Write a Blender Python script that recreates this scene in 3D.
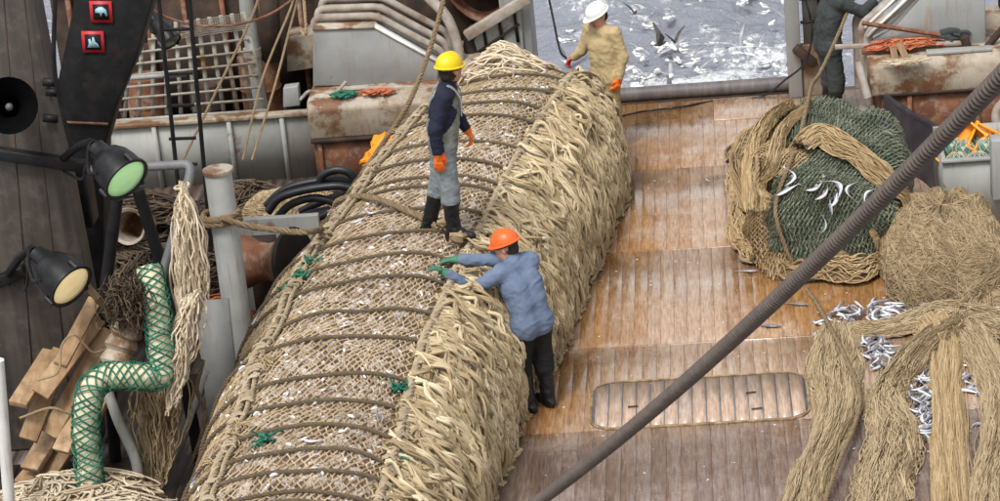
import bpy, math, random
import numpy as np
from mathutils import Vector

for o in list(bpy.data.objects):
    bpy.data.objects.remove(o)
SC = bpy.context.scene
COL = SC.collection
random.seed(7)
RNG = np.random.default_rng(11)

# ------------------------------------------------------------------ camera
# measured from the deck seams: 2600 px focal length on a 1000 px wide frame,
# 10 m above the deck, looking 22 degrees down, 5.4 degrees to port, rolled 5.7
FPX, PITCH, YAW, ROLL, CAMH = 2600.0, math.radians(22), 0.095, 0.1, 10.0
FW = np.array([-math.sin(YAW)*math.cos(PITCH), math.cos(YAW)*math.cos(PITCH), -math.sin(PITCH)])
r0 = np.cross(FW, [0, 0, 1]); r0 /= np.linalg.norm(r0); u0 = np.cross(r0, FW)
CR = math.cos(ROLL)*r0 - math.sin(ROLL)*u0
CU = math.sin(ROLL)*r0 + math.cos(ROLL)*u0
CAMP = np.array([0, 0, CAMH])
cam_data = bpy.data.cameras.new('camera')
cam = bpy.data.objects.new('camera', cam_data); COL.objects.link(cam)
from mathutils import Matrix
m3 = Matrix((CR, CU, -FW)).transposed()
cam.matrix_world = Matrix.Translation(Vector(CAMP)) @ m3.to_4x4()
cam_data.sensor_width = 36; cam_data.lens = 36*FPX/1000
cam_data.clip_start = 0.5; cam_data.clip_end = 20000
cam_data.dof.use_dof = True; cam_data.dof.focus_distance = 24; cam_data.dof.aperture_fstop = 32
SC.camera = cam

# ------------------------------------------------------------------ light
SUN_EL, SUN_AZ = math.radians(58), math.radians(-25)     # high, from behind the camera's left
world = bpy.data.worlds.new('World'); SC.world = world; world.use_nodes = True
wn = world.node_tree; wn.nodes.clear()
sky = wn.nodes.new('ShaderNodeTexSky'); sky.sky_type = 'NISHITA'; sky.sun_disc = False
sky.sun_elevation = SUN_EL; sky.sun_rotation = math.radians(180) - SUN_AZ
sky.dust_density = 4.0; sky.air_density = 1.2; sky.ozone_density = 2.0
hs = wn.nodes.new('ShaderNodeHueSaturation'); hs.inputs['Saturation'].default_value = 0.13
bg = wn.nodes.new('ShaderNodeBackground'); bg.inputs['Strength'].default_value = 0.135
wo = wn.nodes.new('ShaderNodeOutputWorld')
wn.links.new(sky.outputs[0], hs.inputs['Color']); wn.links.new(hs.outputs[0], bg.inputs['Color'])
wn.links.new(bg.outputs[0], wo.inputs['Surface'])
sd = bpy.data.lights.new('sun', 'SUN'); sd.energy = 1.5; sd.angle = math.radians(13); sd.color = (1, 0.96, 0.9)
sun = bpy.data.objects.new('sun', sd); COL.objects.link(sun)
sdir = Vector((math.cos(SUN_EL)*math.sin(SUN_AZ), -math.cos(SUN_EL)*math.cos(SUN_AZ), math.sin(SUN_EL)))
sun.rotation_euler = sdir.to_track_quat('Z', 'Y').to_euler(); sun.location = (0, 0, 40)
SC.view_settings.view_transform = 'Standard'; SC.view_settings.look = 'None'
SC.view_settings.exposure = 0.52; SC.view_settings.gamma = 1; SC.view_settings.use_curve_mapping = False
SC.render.engine = 'CYCLES'; SC.cycles.max_bounces = 6; SC.cycles.diffuse_bounces = 3

# ------------------------------------------------------------------ pixel helpers (a pixel gives a direction, the distance is stated)
def ray(x, y):
    return FW*FPX + CR*(x-500) - CU*(y-250.5)
def G(x, y, z=0.0):
    d = ray(x, y); return CAMP + d*((z-CAMH)/d[2])
def P(x, y, Y):
    d = ray(x, y); return CAMP + d*(Y/d[1])
def D(x, y, s):
    d = ray(x, y); return CAMP + d/np.linalg.norm(d)*s
def px(p):
    v = np.asarray(p, float) - CAMP; k = v @ FW
    return np.stack([500 + FPX*(v @ CR)/k, 250.5 - FPX*(v @ CU)/k], -1)
def inpoly(pts, poly):
    x, y = pts[..., 0], pts[..., 1]; r = np.zeros(x.shape, bool); n = len(poly)
    for i in range(n):
        x0, y0 = poly[i]; x1, y1 = poly[(i+1) % n]
        c = ((y0 > y) != (y1 > y)) & (x < (x1-x0)*(y-y0)/((y1-y0) if y1 != y0 else 1e-9) + x0)
        r ^= c
    return r

# ------------------------------------------------------------------ materials
def ramp(nt, cols, fac):
    n = nt.nodes.new('ShaderNodeValToRGB'); e = n.color_ramp.elements
    while len(e) < len(cols): e.new(0.5)
    for i, c in enumerate(cols):
        if len(c) == 2: e[i].position = c[0]; e[i].color = (*c[1], 1)
        else: e[i].position = i/(len(cols)-1); e[i].color = (*c, 1)
    nt.links.new(fac, n.inputs[0]); return n.outputs[0]
def noise(nt, vec, scale, detail=4, rough=0.6, stretch=None):
    if stretch:
        mp = nt.nodes.new('ShaderNodeMapping'); mp.inputs['Scale'].default_value = stretch
        nt.links.new(vec, mp.inputs[0]); vec = mp.outputs[0]
    n = nt.nodes.new('ShaderNodeTexNoise'); n.inputs['Scale'].default_value = scale
    n.inputs['Detail'].default_value = detail; n.inputs['Roughness'].default_value = rough
    nt.links.new(vec, n.inputs['Vector']); return n.outputs[0]
def mix(nt, fac, a, b, mode='MIX'):
    n = nt.nodes.new('ShaderNodeMix'); n.data_type = 'RGBA'; n.blend_type = mode
    if isinstance(fac, (int, float)): n.inputs[0].default_value = fac
    else: nt.links.new(fac, n.inputs[0])
    for s, v in ((6, a), (7, b)):
        if isinstance(v, tuple): n.inputs[s].default_value = (*v, 1)
        else: nt.links.new(v, n.inputs[s])
    return n.outputs[2]
def maprange(nt, v, a, b, c, d):
    n = nt.nodes.new('ShaderNodeMapRange'); nt.links.new(v, n.inputs[0])
    for i, k in enumerate((a, b, c, d)): n.inputs[i+1].default_value = k
    return n.outputs[0]
def mathn(nt, op, a, b=None):
    n = nt.nodes.new('ShaderNodeMath'); n.operation = op
    for i, v in enumerate((a, b)):
        if v is None: continue
        if isinstance(v, (int, float)): n.inputs[i].default_value = v
        else: nt.links.new(v, n.inputs[i])
    return n.outputs[0]
def newmat(name):
    m = bpy.data.materials.new(name); m.use_nodes = True; nt = m.node_tree
    b = nt.nodes['Principled BSDF']; g = nt.nodes.new('ShaderNodeNewGeometry')
    return m, nt, b, g.outputs['Position']
MATS = {}
def mat(name, cols, scale=6, rough=0.7, bump=0.25, bscale=60, metal=0.0, attr=False, rust=None, stretch=None, objrand=0.0, spec=0.4, dirt=None, coat=0.0):
    m, nt, b, pos = newmat(name)
    if attr:
        a = nt.nodes.new('ShaderNodeAttribute'); a.attribute_name = 'rnd'
        n = noise(nt, pos, scale, 3)
        f = mathn(nt, 'ADD', mathn(nt, 'MULTIPLY', a.outputs['Fac'], 0.65), mathn(nt, 'MULTIPLY', n, 0.5))
        f = mathn(nt, 'SUBTRACT', f, 0.08)
    else:
        f = maprange(nt, noise(nt, pos, scale, 5, 0.6, stretch), 0.25, 0.75, 0, 1)
    c = ramp(nt, cols, f)
    if rust:
        amt, rc = rust
        rn = noise(nt, pos, 2.3, 8, 0.68); rf = maprange(nt, rn, 0.62-amt, 0.70-amt, 0, 1)
        rc2 = mix(nt, noise(nt, pos, 14, 4), rc, tuple(x*0.35 for x in rc))
        c = mix(nt, rf, c, rc2)
        st = noise(nt, pos, 5, 4, 0.6, (4, 4, 0.35)); c = mix(nt, maprange(nt, st, 0.56, 0.75, 0, 0.6), c, rc)
    if dirt:
        dn = noise(nt, pos, 7, 6, 0.7); c = mix(nt, maprange(nt, dn, 0.5, 0.68, 0, 0.75), c, dirt)
    if objrand:
        oi = nt.nodes.new('ShaderNodeObjectInfo'); v = maprange(nt, oi.outputs['Random'], 0, 1, 1-objrand, 1+objrand)
        cc = nt.nodes.new('ShaderNodeCombineColor')
        for i in range(3): nt.links.new(v, cc.inputs[i])
        c = mix(nt, 1.0, c, cc.outputs[0], 'MULTIPLY')
    nt.links.new(c, b.inputs['Base Color'])
    b.inputs['Roughness'].default_value = rough; b.inputs['Metallic'].default_value = metal
    b.inputs['Specular IOR Level'].default_value = spec; b.inputs['Coat Weight'].default_value = coat
    if bump:
        bn = nt.nodes.new('ShaderNodeBump'); bn.inputs['Strength'].default_value = bump; bn.inputs['Distance'].default_value = 0.01
        nt.links.new(noise(nt, pos, bscale, 5, 0.6, stretch), bn.inputs['Height']); nt.links.new(bn.outputs[0], b.inputs['Normal'])
    MATS[name] = m; return m
RUST = (0.16, 0.06, 0.025)
mat('rope_tan', [(0.16, 0.11, 0.06), (0.30, 0.22, 0.13), (0.42, 0.32, 0.19)], 9, 0.9, 0.4, 150, attr=True)
mat('net_ridge', [(0.20, 0.155, 0.10), (0.38, 0.30, 0.20), (0.52, 0.43, 0.31)], 9, 0.9, 0.4, 150, attr=True)
mat('rope_brown', [(0.10, 0.07, 0.04), (0.20, 0.14, 0.08), (0.30, 0.22, 0.13)], 8, 0.9, 0.4, 150, attr=True)
mat('hoop', [(0.055, 0.04, 0.024), (0.12, 0.09, 0.055), (0.20, 0.155, 0.10)], 8, 0.9, 0.3, 150, attr=True)
mat('horn_black', [(0.002, 0.002, 0.002), (0.004, 0.004, 0.004)], 8, 0.7, 0, spec=0.03)
mat('rope_wet_shade', [(0.03, 0.02, 0.013), (0.085, 0.058, 0.036), (0.16, 0.115, 0.072)], 6, 0.7, 0, attr=True)  # wet brown rope, darkened further to stand in for port-side shade
mat('twine', [(0.20, 0.135, 0.07), (0.43, 0.32, 0.185), (0.63, 0.51, 0.335)], 4, 0.9, 0, attr=True)
mat('fringe', [(0.13, 0.085, 0.043), (0.42, 0.325, 0.19), (0.76, 0.66, 0.47)], 1.6, 0.9, 0, attr=True)
mat('net_straw', [(0.15, 0.10, 0.052), (0.335, 0.25, 0.145), (0.51, 0.41, 0.265)], 3, 0.9, 0, attr=True)
mat('net_tan', [(0.20, 0.13, 0.06), (0.38, 0.27, 0.14), (0.52, 0.40, 0.24)], 3, 0.9, 0, attr=True)
mat('net_green', [(0.06, 0.072, 0.05), (0.15, 0.168, 0.118), (0.29, 0.295, 0.215)], 4, 0.85, 0, attr=True)
mat('net_green_bright', [(0.008, 0.06, 0.04), (0.015, 0.15, 0.09), (0.06, 0.26, 0.17)], 5, 0.7, 0, attr=True)
mat('twine_cream', [(0.30, 0.22, 0.13), (0.55, 0.45, 0.32), (0.75, 0.66, 0.52)], 4, 0.9, 0, attr=True)
mat('steel_wire', [(0.05, 0.038, 0.032), (0.12, 0.095, 0.082), (0.20, 0.165, 0.14)], 12, 0.4, 0.2, 200, metal=0.35, attr=True)
mat('steel_bar', [(0.07, 0.062, 0.066), (0.12, 0.11, 0.115), (0.20, 0.185, 0.185)], 5, 0.5, 0.3, 60, stretch=(3, .5, .5), dirt=(0.17, 0.13, 0.11))
mat('steel_grey', [(0.10, 0.10, 0.105), (0.15, 0.15, 0.155), (0.2, 0.2, 0.2)], 5, 0.5, 0.15, 40)
mat('under_net', [(0.06, 0.035, 0.02), (0.15, 0.10, 0.06), (0.28, 0.21, 0.13)], 10, 0.95, 0.8, 40)
mat('under_green', [(0.018, 0.028, 0.018), (0.05, 0.068, 0.042), (0.10, 0.115, 0.075)], 12, 0.9, 0.8, 40)
mat('grey_paint', [(0.235, 0.24, 0.22), (0.29, 0.295, 0.275), (0.345, 0.345, 0.32)], 3, 0.55, 0.1, 30, rust=(0.02, (0.22, 0.11, 0.05)))
mat('grey_paint_clean', [(0.235, 0.24, 0.235), (0.28, 0.285, 0.278), (0.325, 0.325, 0.315)], 3, 0.5, 0.08, 30, rust=(-0.02, (0.25, 0.15, 0.08)))
mat('pale_paint', [(0.36, 0.37, 0.355), (0.43, 0.44, 0.425), (0.49, 0.495, 0.48)], 4, 0.5, 0.1, 30, rust=(-0.01, (0.25, 0.15, 0.08)))
mat('white_paint', [(0.55, 0.54, 0.50), (0.66, 0.65, 0.62), (0.74, 0.73, 0.70)], 4, 0.5, 0.1, 30, rust=(-0.02, (0.25, 0.14, 0.07)))
mat('rusty_pale', [(0.25, 0.20, 0.14), (0.36, 0.31, 0.24), (0.44, 0.41, 0.35)], 2.2, 0.6, 0.2, 40, rust=(0.13, (0.22, 0.10, 0.045)), dirt=(0.22, 0.155, 0.095))
mat('rust_red', [(0.07, 0.028, 0.016), (0.16, 0.06, 0.03), (0.27, 0.12, 0.06)], 4, 0.8, 0.4, 40, dirt=(0.30, 0.24, 0.18))
mat('rust_pipe', [(0.17, 0.11, 0.075), (0.30, 0.255, 0.21), (0.42, 0.40, 0.37)], 5, 0.65, 0.3, 50)
mat('rust_dark', [(0.015, 0.01, 0.008), (0.04, 0.025, 0.018), (0.09, 0.05, 0.032)], 4, 0.85, 0.4, 40)
mat('grating', [(0.22, 0.19, 0.13), (0.30, 0.285, 0.25), (0.36, 0.36, 0.34)], 4, 0.7, 0.3, 60, rust=(0.06, (0.28, 0.17, 0.06)))
mat('black_paint', [(0.006, 0.006, 0.007), (0.012, 0.012, 0.013), (0.022, 0.021, 0.02)], 5, 0.5, 0.15, 50, dirt=(0.03, 0.023, 0.02), spec=0.2)
mat('tower_brown', [(0.03, 0.025, 0.021), (0.06, 0.05, 0.042), (0.095, 0.08, 0.068)], 1.6, 0.5, 0.15, 30, stretch=(5, 5, 0.5), dirt=(0.11, 0.09, 0.078))
mat('black_rubber', [(0.007, 0.007, 0.009), (0.013, 0.013, 0.016), (0.03, 0.03, 0.035)], 7, 0.42, 0.15, 60)
mat('navy_plate', [(0.012, 0.011, 0.018), (0.022, 0.02, 0.03), (0.05, 0.045, 0.06)], 5, 0.4, 0.2, 40)
mat('wood_plank', [(0.17, 0.09, 0.045), (0.30, 0.19, 0.10), (0.42, 0.30, 0.185)], 2.5, 0.8, 0.3, 25, stretch=(4, 2, 1.2), dirt=(0.14, 0.10, 0.07), objrand=0.25)
mat('orange_plastic', [(0.75, 0.22, 0.01), (0.85, 0.30, 0.015), (0.88, 0.36, 0.03)], 6, 0.5, 0.2, 30)
mat('orange_twine', [(0.30, 0.07, 0.03), (0.50, 0.15, 0.07), (0.60, 0.25, 0.12)], 9, 0.9, 0, attr=True)
mat('float_green', [(0.02, 0.10, 0.075), (0.06, 0.18, 0.14), (0.28, 0.38, 0.34)], 9, 0.3, 0.1, 40)
mat('foam_core', [(0.50, 0.44, 0.27), (0.66, 0.60, 0.42), (0.74, 0.68, 0.50)], 12, 0.8, 0.3, 60, dirt=(0.36, 0.29, 0.17))
mat('fish_back', [(0.10, 0.105, 0.13), (0.20, 0.205, 0.24), (0.36, 0.36, 0.40)], 40, 0.28, 0.1, 200, metal=0.2, objrand=0.4)
mat('fish_belly', [(0.55, 0.55, 0.58), (0.74, 0.73, 0.74), (0.85, 0.84, 0.83)], 14, 0.22, 0.1, 200, metal=0.15, objrand=0.2, dirt=(0.5, 0.36, 0.34))
mat('bird_white', [(0.70, 0.70, 0.69), (0.82, 0.82, 0.81), (0.88, 0.88, 0.87)], 8, 0.9, 0)
mat('bird_grey', [(0.22, 0.23, 0.25), (0.36, 0.37, 0.39), (0.48, 0.49, 0.5)], 8, 0.9, 0)
mat('bird_dark', [(0.035, 0.03, 0.028), (0.07, 0.06, 0.055), (0.13, 0.11, 0.10)], 8, 0.9, 0)
mat('beak', [(0.5, 0.32, 0.08), (0.6, 0.42, 0.12)], 8, 0.5, 0)
mat('sign_red', [(0.45, 0.02, 0.03), (0.60, 0.035, 0.045)], 8, 0.5, 0.1)
mat('sign_blue', [(0.24, 0.45, 0.52), (0.38, 0.58, 0.64)], 14, 0.5, 0.1)
mat('lamp_black', [(0.006, 0.006, 0.007), (0.011, 0.011, 0.012), (0.025, 0.025, 0.028)], 9, 0.4, 0.1, 80, spec=0.25)
mat('scale_white', [(0.6, 0.6, 0.6), (0.8, 0.8, 0.8)], 8, 0.3, 0)
# clothing and skin
def cloth(name, c, k=0.25, scale=9, rough=0.85, dirt=None, bump=0.5, bscale=14):
    return mat(name, [tuple(x*(1-k) for x in c), c, tuple(min(1, x*(1+k)) for x in c)], scale, rough, bump, bscale, dirt=dirt)
cloth('navy_wool', (0.010, 0.013, 0.032)); cloth('bib_grey', (0.20, 0.21, 0.18), 0.3, 12, dirt=(0.10, 0.10, 0.085))
cloth('trouser_bluegrey', (0.19, 0.22, 0.235), 0.35, 14, dirt=(0.12, 0.12, 0.11)); cloth('rubber_boot', (0.008, 0.008, 0.009), rough=0.35, bump=0.15)
cloth('glove_orange', (0.85, 0.17, 0.02), 0.12, 20, 0.6); cloth('glove_green', (0.05, 0.16, 0.10), 0.4, 20, 0.8)
cloth('shirt_blue', (0.125, 0.165, 0.25), 0.2, 10, bump=0.8, bscale=10); cloth('black_trouser', (0.007, 0.007, 0.008), 0.3)
cloth('jacket_khaki', (0.42, 0.325, 0.175), 0.15, 8, bump=0.8, bscale=9); cloth('trouser_khaki', (0.30, 0.23, 0.11), 0.2)
cloth('overall_dark', (0.035, 0.042, 0.042), 0.3, bump=0.8, bscale=10); cloth('skin', (0.48, 0.25, 0.17), 0.12, 20, 0.55, bump=0.05)
cloth('hair_dark', (0.02, 0.014, 0.010), 0.4, 60, 0.7); cloth('eye_dark', (0.02, 0.015, 0.012), rough=0.2, bump=0); cloth('lip', (0.36, 0.13, 0.10), bump=0)
cloth('glove_red', (0.50, 0.06, 0.03), 0.15, 20, 0.6); cloth('collar_orange', (0.6, 0.13, 0.04), 0.15)
for nme, c in (('helmet_yellow', (0.80, 0.55, 0.01)), ('helmet_red', (0.85, 0.13, 0.025)), ('helmet_white', (0.80, 0.80, 0.77))):
    mat(nme, [tuple(x*0.9 for x in c), c], 9, 0.35, 0.04, 60)
mat('helmet_band', [(0.02, 0.02, 0.02), (0.05, 0.045, 0.04)], 9, 0.6, 0)

# lamp glass: the two big lamps on the mast are lit, faintly in daylight
def glassmat(name, c, glow=0.0):
    m, nt, b, pos = newmat(name)
    b.inputs['Base Color'].default_value = (*c, 1); b.inputs['Roughness'].default_value = 0.18
    b.inputs['Coat Weight'].default_value = 1.0; b.inputs['Coat Roughness'].default_value = 0.05
    nt.links.new(ramp(nt, [tuple(x*0.8 for x in c), c, tuple(min(1, x*1.15) for x in c)], noise(nt, pos, 9)), b.inputs['Base Color'])
    b.inputs['Emission Color'].default_value = (*c, 1); b.inputs['Emission Strength'].default_value = glow
    MATS[name] = m
glassmat('glass_green', (0.45, 0.80, 0.38), 0.22); glassmat('glass_amber', (0.92, 0.72, 0.38), 0.28); glassmat('glass_grey', (0.10, 0.11, 0.10))

# net bag seen between the twines: fish flanks, dark gaps, brown netting
m, nt, b, pos = newmat('bag_inside')
vo = nt.nodes.new('ShaderNodeTexVoronoi'); vo.inputs['Scale'].default_value = 21
mp = nt.nodes.new('ShaderNodeMapping'); mp.inputs['Scale'].default_value = (1, 0.55, 1); mp.inputs['Rotation'].default_value = (0, 0, 0.6)
nt.links.new(pos, mp.inputs[0]); nt.links.new(mp.outputs[0], vo.inputs['Vector'])
sp = nt.nodes.new('ShaderNodeSeparateColor'); nt.links.new(vo.outputs['Color'], sp.inputs[0])
c = ramp(nt, [(0.0, (0.08, 0.05, 0.045)), (0.3, (0.25, 0.18, 0.14)), (0.55, (0.44, 0.35, 0.30)), (0.72, (0.68, 0.60, 0.57)), (1.0, (0.86, 0.82, 0.82))], sp.outputs[0])
c = mix(nt, maprange(nt, noise(nt, pos, 30, 5, 0.7), 0.40, 0.62, 0, 0.88), c, (0.085, 0.055, 0.038))
nt.links.new(c, b.inputs['Base Color']); b.inputs['Roughness'].default_value = 0.55
bn = nt.nodes.new('ShaderNodeBump'); bn.inputs['Strength'].default_value = 1; bn.inputs['Distance'].default_value = 0.02
nt.links.new(vo.outputs['Distance'], bn.inputs['Height']); nt.links.new(bn.outputs[0], b.inputs['Normal']); MATS['bag_inside'] = m

# deck planks: every board its own tone, weathered pale down the middle, tannin-brown stains by the nets, wet grey forward
m, nt, b, pos = newmat('deck_wood')
oi = nt.nodes.new('ShaderNodeObjectInfo'); rnd = oi.outputs['Random']
sx = nt.nodes.new('ShaderNodeSeparateXYZ'); nt.links.new(pos, sx.inputs[0])
grain = noise(nt, pos, 9, 6, 0.65, (6, 0.5, 1))
pale = ramp(nt, [(0.21, 0.13, 0.085), (0.42, 0.30, 0.215), (0.58, 0.46, 0.365)], maprange(nt, grain, 0.25, 0.75, 0, 1))
brown = ramp(nt, [(0.11, 0.046, 0.012), (0.28, 0.14, 0.045), (0.44, 0.26, 0.105)], maprange(nt, grain, 0.25, 0.75, 0, 1))
grey = ramp(nt, [(0.10, 0.07, 0.062), (0.24, 0.185, 0.175), (0.40, 0.335, 0.32)], maprange(nt, grain, 0.25, 0.75, 0, 1))
big = noise(nt, pos, 0.7, 5, 0.6); big2 = noise(nt, pos, 2.2, 5, 0.65, (1.6, 0.7, 1))
# brown stain bands along the net bag (its edge runs diagonally) and round the heap
sx_bag = mathn(nt, 'SUBTRACT', sx.outputs[0], mathn(nt, 'ADD', mathn(nt, 'MULTIPLY', mathn(nt, 'SUBTRACT', sx.outputs[1], 19.33), 0.155), -2.13))
bandL = maprange(nt, sx_bag, 0.2, 1.0, 1, 0)
hx = mathn(nt, 'SUBTRACT', sx.outputs[0], 1.2); hy = mathn(nt, 'MULTIPLY', mathn(nt, 'SUBTRACT', sx.outputs[1], 23.4), 0.8)
hd = mathn(nt, 'SQRT', mathn(nt, 'ADD', mathn(nt, 'MULTIPLY', hx, hx), mathn(nt, 'MULTIPLY', hy, hy)))
bandR = maprange(nt, hd, 0.9, 1.7, 1, 0)
st = mathn(nt, 'ADD', mathn(nt, 'MAXIMUM', bandL, bandR), mathn(nt, 'MULTIPLY', mathn(nt, 'SUBTRACT', big2, 0.5), 1.7))
st = mathn(nt, 'ADD', st, mathn(nt, 'MULTIPLY', mathn(nt, 'SUBTRACT', rnd, 0.5), 0.3))
c = mix(nt, maprange(nt, st, 0.12, 0.85, 0, 0.93), pale, brown)
gy = mathn(nt, 'ADD', maprange(nt, sx.outputs[1], 19.9, 20.75, 1, 0), mathn(nt, 'MULTIPLY', mathn(nt, 'SUBTRACT', big2, 0.5), 1.2))
c = mix(nt, maprange(nt, gy, 0.35, 0.95, 0, 0.8), c, grey)
tint = ramp(nt, [(0.82, 0.75, 0.70), (1.0, 0.98, 0.96), (0.90, 0.86, 0.85), (1.06, 1.04, 1.0), (0.93, 0.84, 0.76)], rnd)
c = mix(nt, 1.0, c, tint, 'MULTIPLY')
sc_ = noise(nt, pos, 22, 5, 0.75, (1.5, 0.8, 1)); c = mix(nt, maprange(nt, sc_, 0.57, 0.70, 0, 0.75), c, (0.07, 0.04, 0.022))
ru = noise(nt, pos, 1.4, 4, 0.6, (4, .5, 1)); c = mix(nt, maprange(nt, ru, 0.60, 0.70, 0, 0.55), c, (0.19, 0.075, 0.04))
pl = noise(nt, pos, 1.9, 5, 0.7, (1.2, .9, 1)); c = mix(nt, maprange(nt, pl, 0.54, 0.68, 0, 0.45), c, (0.50, 0.43, 0.38))
nt.links.new(c, b.inputs['Base Color'])
wet = noise(nt, pos, 1.3, 5, 0.6); nt.links.new(maprange(nt, wet, 0.38, 0.62, 0.12, 0.42), b.inputs['Roughness']); nt.links.new(maprange(nt, wet, 0.42, 0.55, 0.9, 0.15), b.inputs['Coat Weight']); b.inputs['Coat Roughness'].default_value = 0.12
bn = nt.nodes.new('ShaderNodeBump'); bn.inputs['Strength'].default_value = 0.3; bn.inputs['Distance'].default_value = 0.005
nt.links.new(grain, bn.inputs['Height']); nt.links.new(bn.outputs[0], b.inputs['Normal']); MATS['deck_wood'] = m
# hatch boards with blue-grey old paint in the seams
m, nt, b, pos = newmat('hatch_wood')
oi = nt.nodes.new('ShaderNodeObjectInfo')
grain = noise(nt, pos, 9, 6, 0.65, (6, 0.5, 1))
c = ramp(nt, [(0.22, 0.145, 0.10), (0.43, 0.315, 0.235), (0.58, 0.465, 0.375)], maprange(nt, grain, 0.25, 0.75, 0, 1))
blue = maprange(nt, noise(nt, pos, 5, 6, 0.7, (2.5, 1, 1)), 0.54, 0.66, 0, 0.5); c = mix(nt, blue, c, (0.19, 0.20, 0.22))
tint = ramp(nt, [(0.9, 0.88, 0.87), (1.08, 1.03, 1.0), (0.95, 0.96, 1.0)], oi.outputs['Random']); c = mix(nt, 1.0, c, tint, 'MULTIPLY')
nt.links.new(c, b.inputs['Base Color']); b.inputs['Roughness'].default_value = 0.35; b.inputs['Coat Weight'].default_value = 0.3; b.inputs['Coat Roughness'].default_value = 0.2
bn = nt.nodes.new('ShaderNodeBump'); bn.inputs['Strength'].default_value = 0.35; bn.inputs['Distance'].default_value = 0.006
nt.links.new(grain, bn.inputs['Height']); nt.links.new(bn.outputs[0], b.inputs['Normal']); MATS['hatch_wood'] = m
mat('deck_shade', [(0.02, 0.013, 0.010), (0.05, 0.033, 0.025), (0.09, 0.062, 0.048)], 3, 0.4, 0.3, 30, stretch=(4, .6, 1))  # port-side boards: shade on the deck is put into this dark colour
mat('caulk', [(0.12, 0.085, 0.062), (0.20, 0.15, 0.115), (0.27, 0.20, 0.16)], 8, 0.7, 0.2)
mat('hatch_caulk', [(0.07, 0.085, 0.11), (0.13, 0.15, 0.18), (0.2, 0.22, 0.25)], 9, 0.7, 0.2)
mat('hatch_rim', [(0.05, 0.03, 0.018), (0.25, 0.16, 0.08), (0.50, 0.38, 0.21)], 11, 0.6, 0.4, 60)
# sea
m, nt, b, pos = newmat('sea_water')
a = nt.nodes.new('ShaderNodeAttribute'); a.attribute_name = 'rnd'      # crest height
f1 = noise(nt, pos, 0.55, 9, 0.72); f2 = noise(nt, pos, 3.6, 8, 0.78)
ff = mathn(nt, 'ADD', mathn(nt, 'ADD', mathn(nt, 'MULTIPLY', f1, 0.7), mathn(nt, 'MULTIPLY', f2, 0.95)), mathn(nt, 'MULTIPLY', a.outputs['Fac'], 0.22))
sx = nt.nodes.new('ShaderNodeSeparateXYZ'); nt.links.new(pos, sx.inputs[0])
wake = mathn(nt, 'MULTIPLY', maprange(nt, mathn(nt, 'ABSOLUTE', mathn(nt, 'SUBTRACT', sx.outputs[0], 0.6)), 1.0, 5.0, 1, 0), maprange(nt, sx.outputs[1], 44, 52, 1, 0.0))
ff = mathn(nt, 'ADD', ff, mathn(nt, 'MULTIPLY', wake, 0.09))
foam = maprange(nt, ff, 1.06, 1.17, 0, 0.9)
c = mix(nt, foam, (0.26, 0.275, 0.32), (0.78, 0.79, 0.81))
nt.links.new(c, b.inputs['Base Color']); nt.links.new(maprange(nt, foam, 0, 1, 0.2, 0.7), b.inputs['Roughness'])
b.inputs['IOR'].default_value = 1.33
bn = nt.nodes.new('ShaderNodeBump'); bn.inputs['Strength'].default_value = 1.0; bn.inputs['Distance'].default_value = 0.2
nt.links.new(noise(nt, pos, 2.8, 8, 0.65), bn.inputs['Height']); nt.links.new(bn.outputs[0], b.inputs['Normal']); MATS['sea_water'] = m

# ------------------------------------------------------------------ mesh helpers
def mesh_np(name, V, F, rnd=None, smooth=False, mats=None, midx=None):
    V = np.asarray(V, np.float32); me = bpy.data.meshes.new(name)
    if isinstance(F, np.ndarray): groups = [F]
    else: groups = [f for f in F if len(f)]
    tot = np.concatenate([np.full(len(f), f.shape[1]) for f in groups]); idx = np.concatenate([f.ravel() for f in groups]).astype(np.int32)
    me.vertices.add(len(V)); me.vertices.foreach_set('co', V.ravel())
    me.loops.add(len(idx)); me.loops.foreach_set('vertex_index', idx)
    me.polygons.add(len(tot)); me.polygons.foreach_set('loop_start', (np.cumsum(tot)-tot).astype(np.int32))
    me.update(calc_edges=True)
    if smooth: me.polygons.foreach_set('use_smooth', np.ones(len(tot), bool))
    if rnd is not None:
        at = me.attributes.new('rnd', 'FLOAT', 'POINT'); at.data.foreach_set('value', np.asarray(rnd, np.float32).ravel())
    for k in (mats or []): me.materials.append(MATS[k])
    if midx is not None: me.polygons.foreach_set('material_index', np.asarray(midx, np.int32))
    me.validate(); me.update(); return me
def tag(o, label=None, cat=None, group=None, kind=None):
    if label: o['label'] = label
    if cat: o['category'] = cat
    if group: o['group'] = group
    if kind: o['kind'] = kind
    return o
def link(name, me, parent=None, **t):
    o = bpy.data.objects.new(name, me); COL.objects.link(o)
    if parent is not None:
        o.parent = parent
        if parent.parent is not None: bpy.context.view_layer.update()
        o.matrix_parent_inverse = world_of(parent).inverted()
    return tag(o, **t)
def world_of(o):
    m = o.matrix_basis.copy()
    if o.parent is not None: m = world_of(o.parent) @ o.matrix_parent_inverse @ m
    return m
def empty(name, loc, **t):
    o = bpy.data.objects.new(name, None); COL.objects.link(o); o.location = tuple(float(v) for v in loc)
    o.empty_display_size = 0.1; return tag(o, **t)
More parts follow.
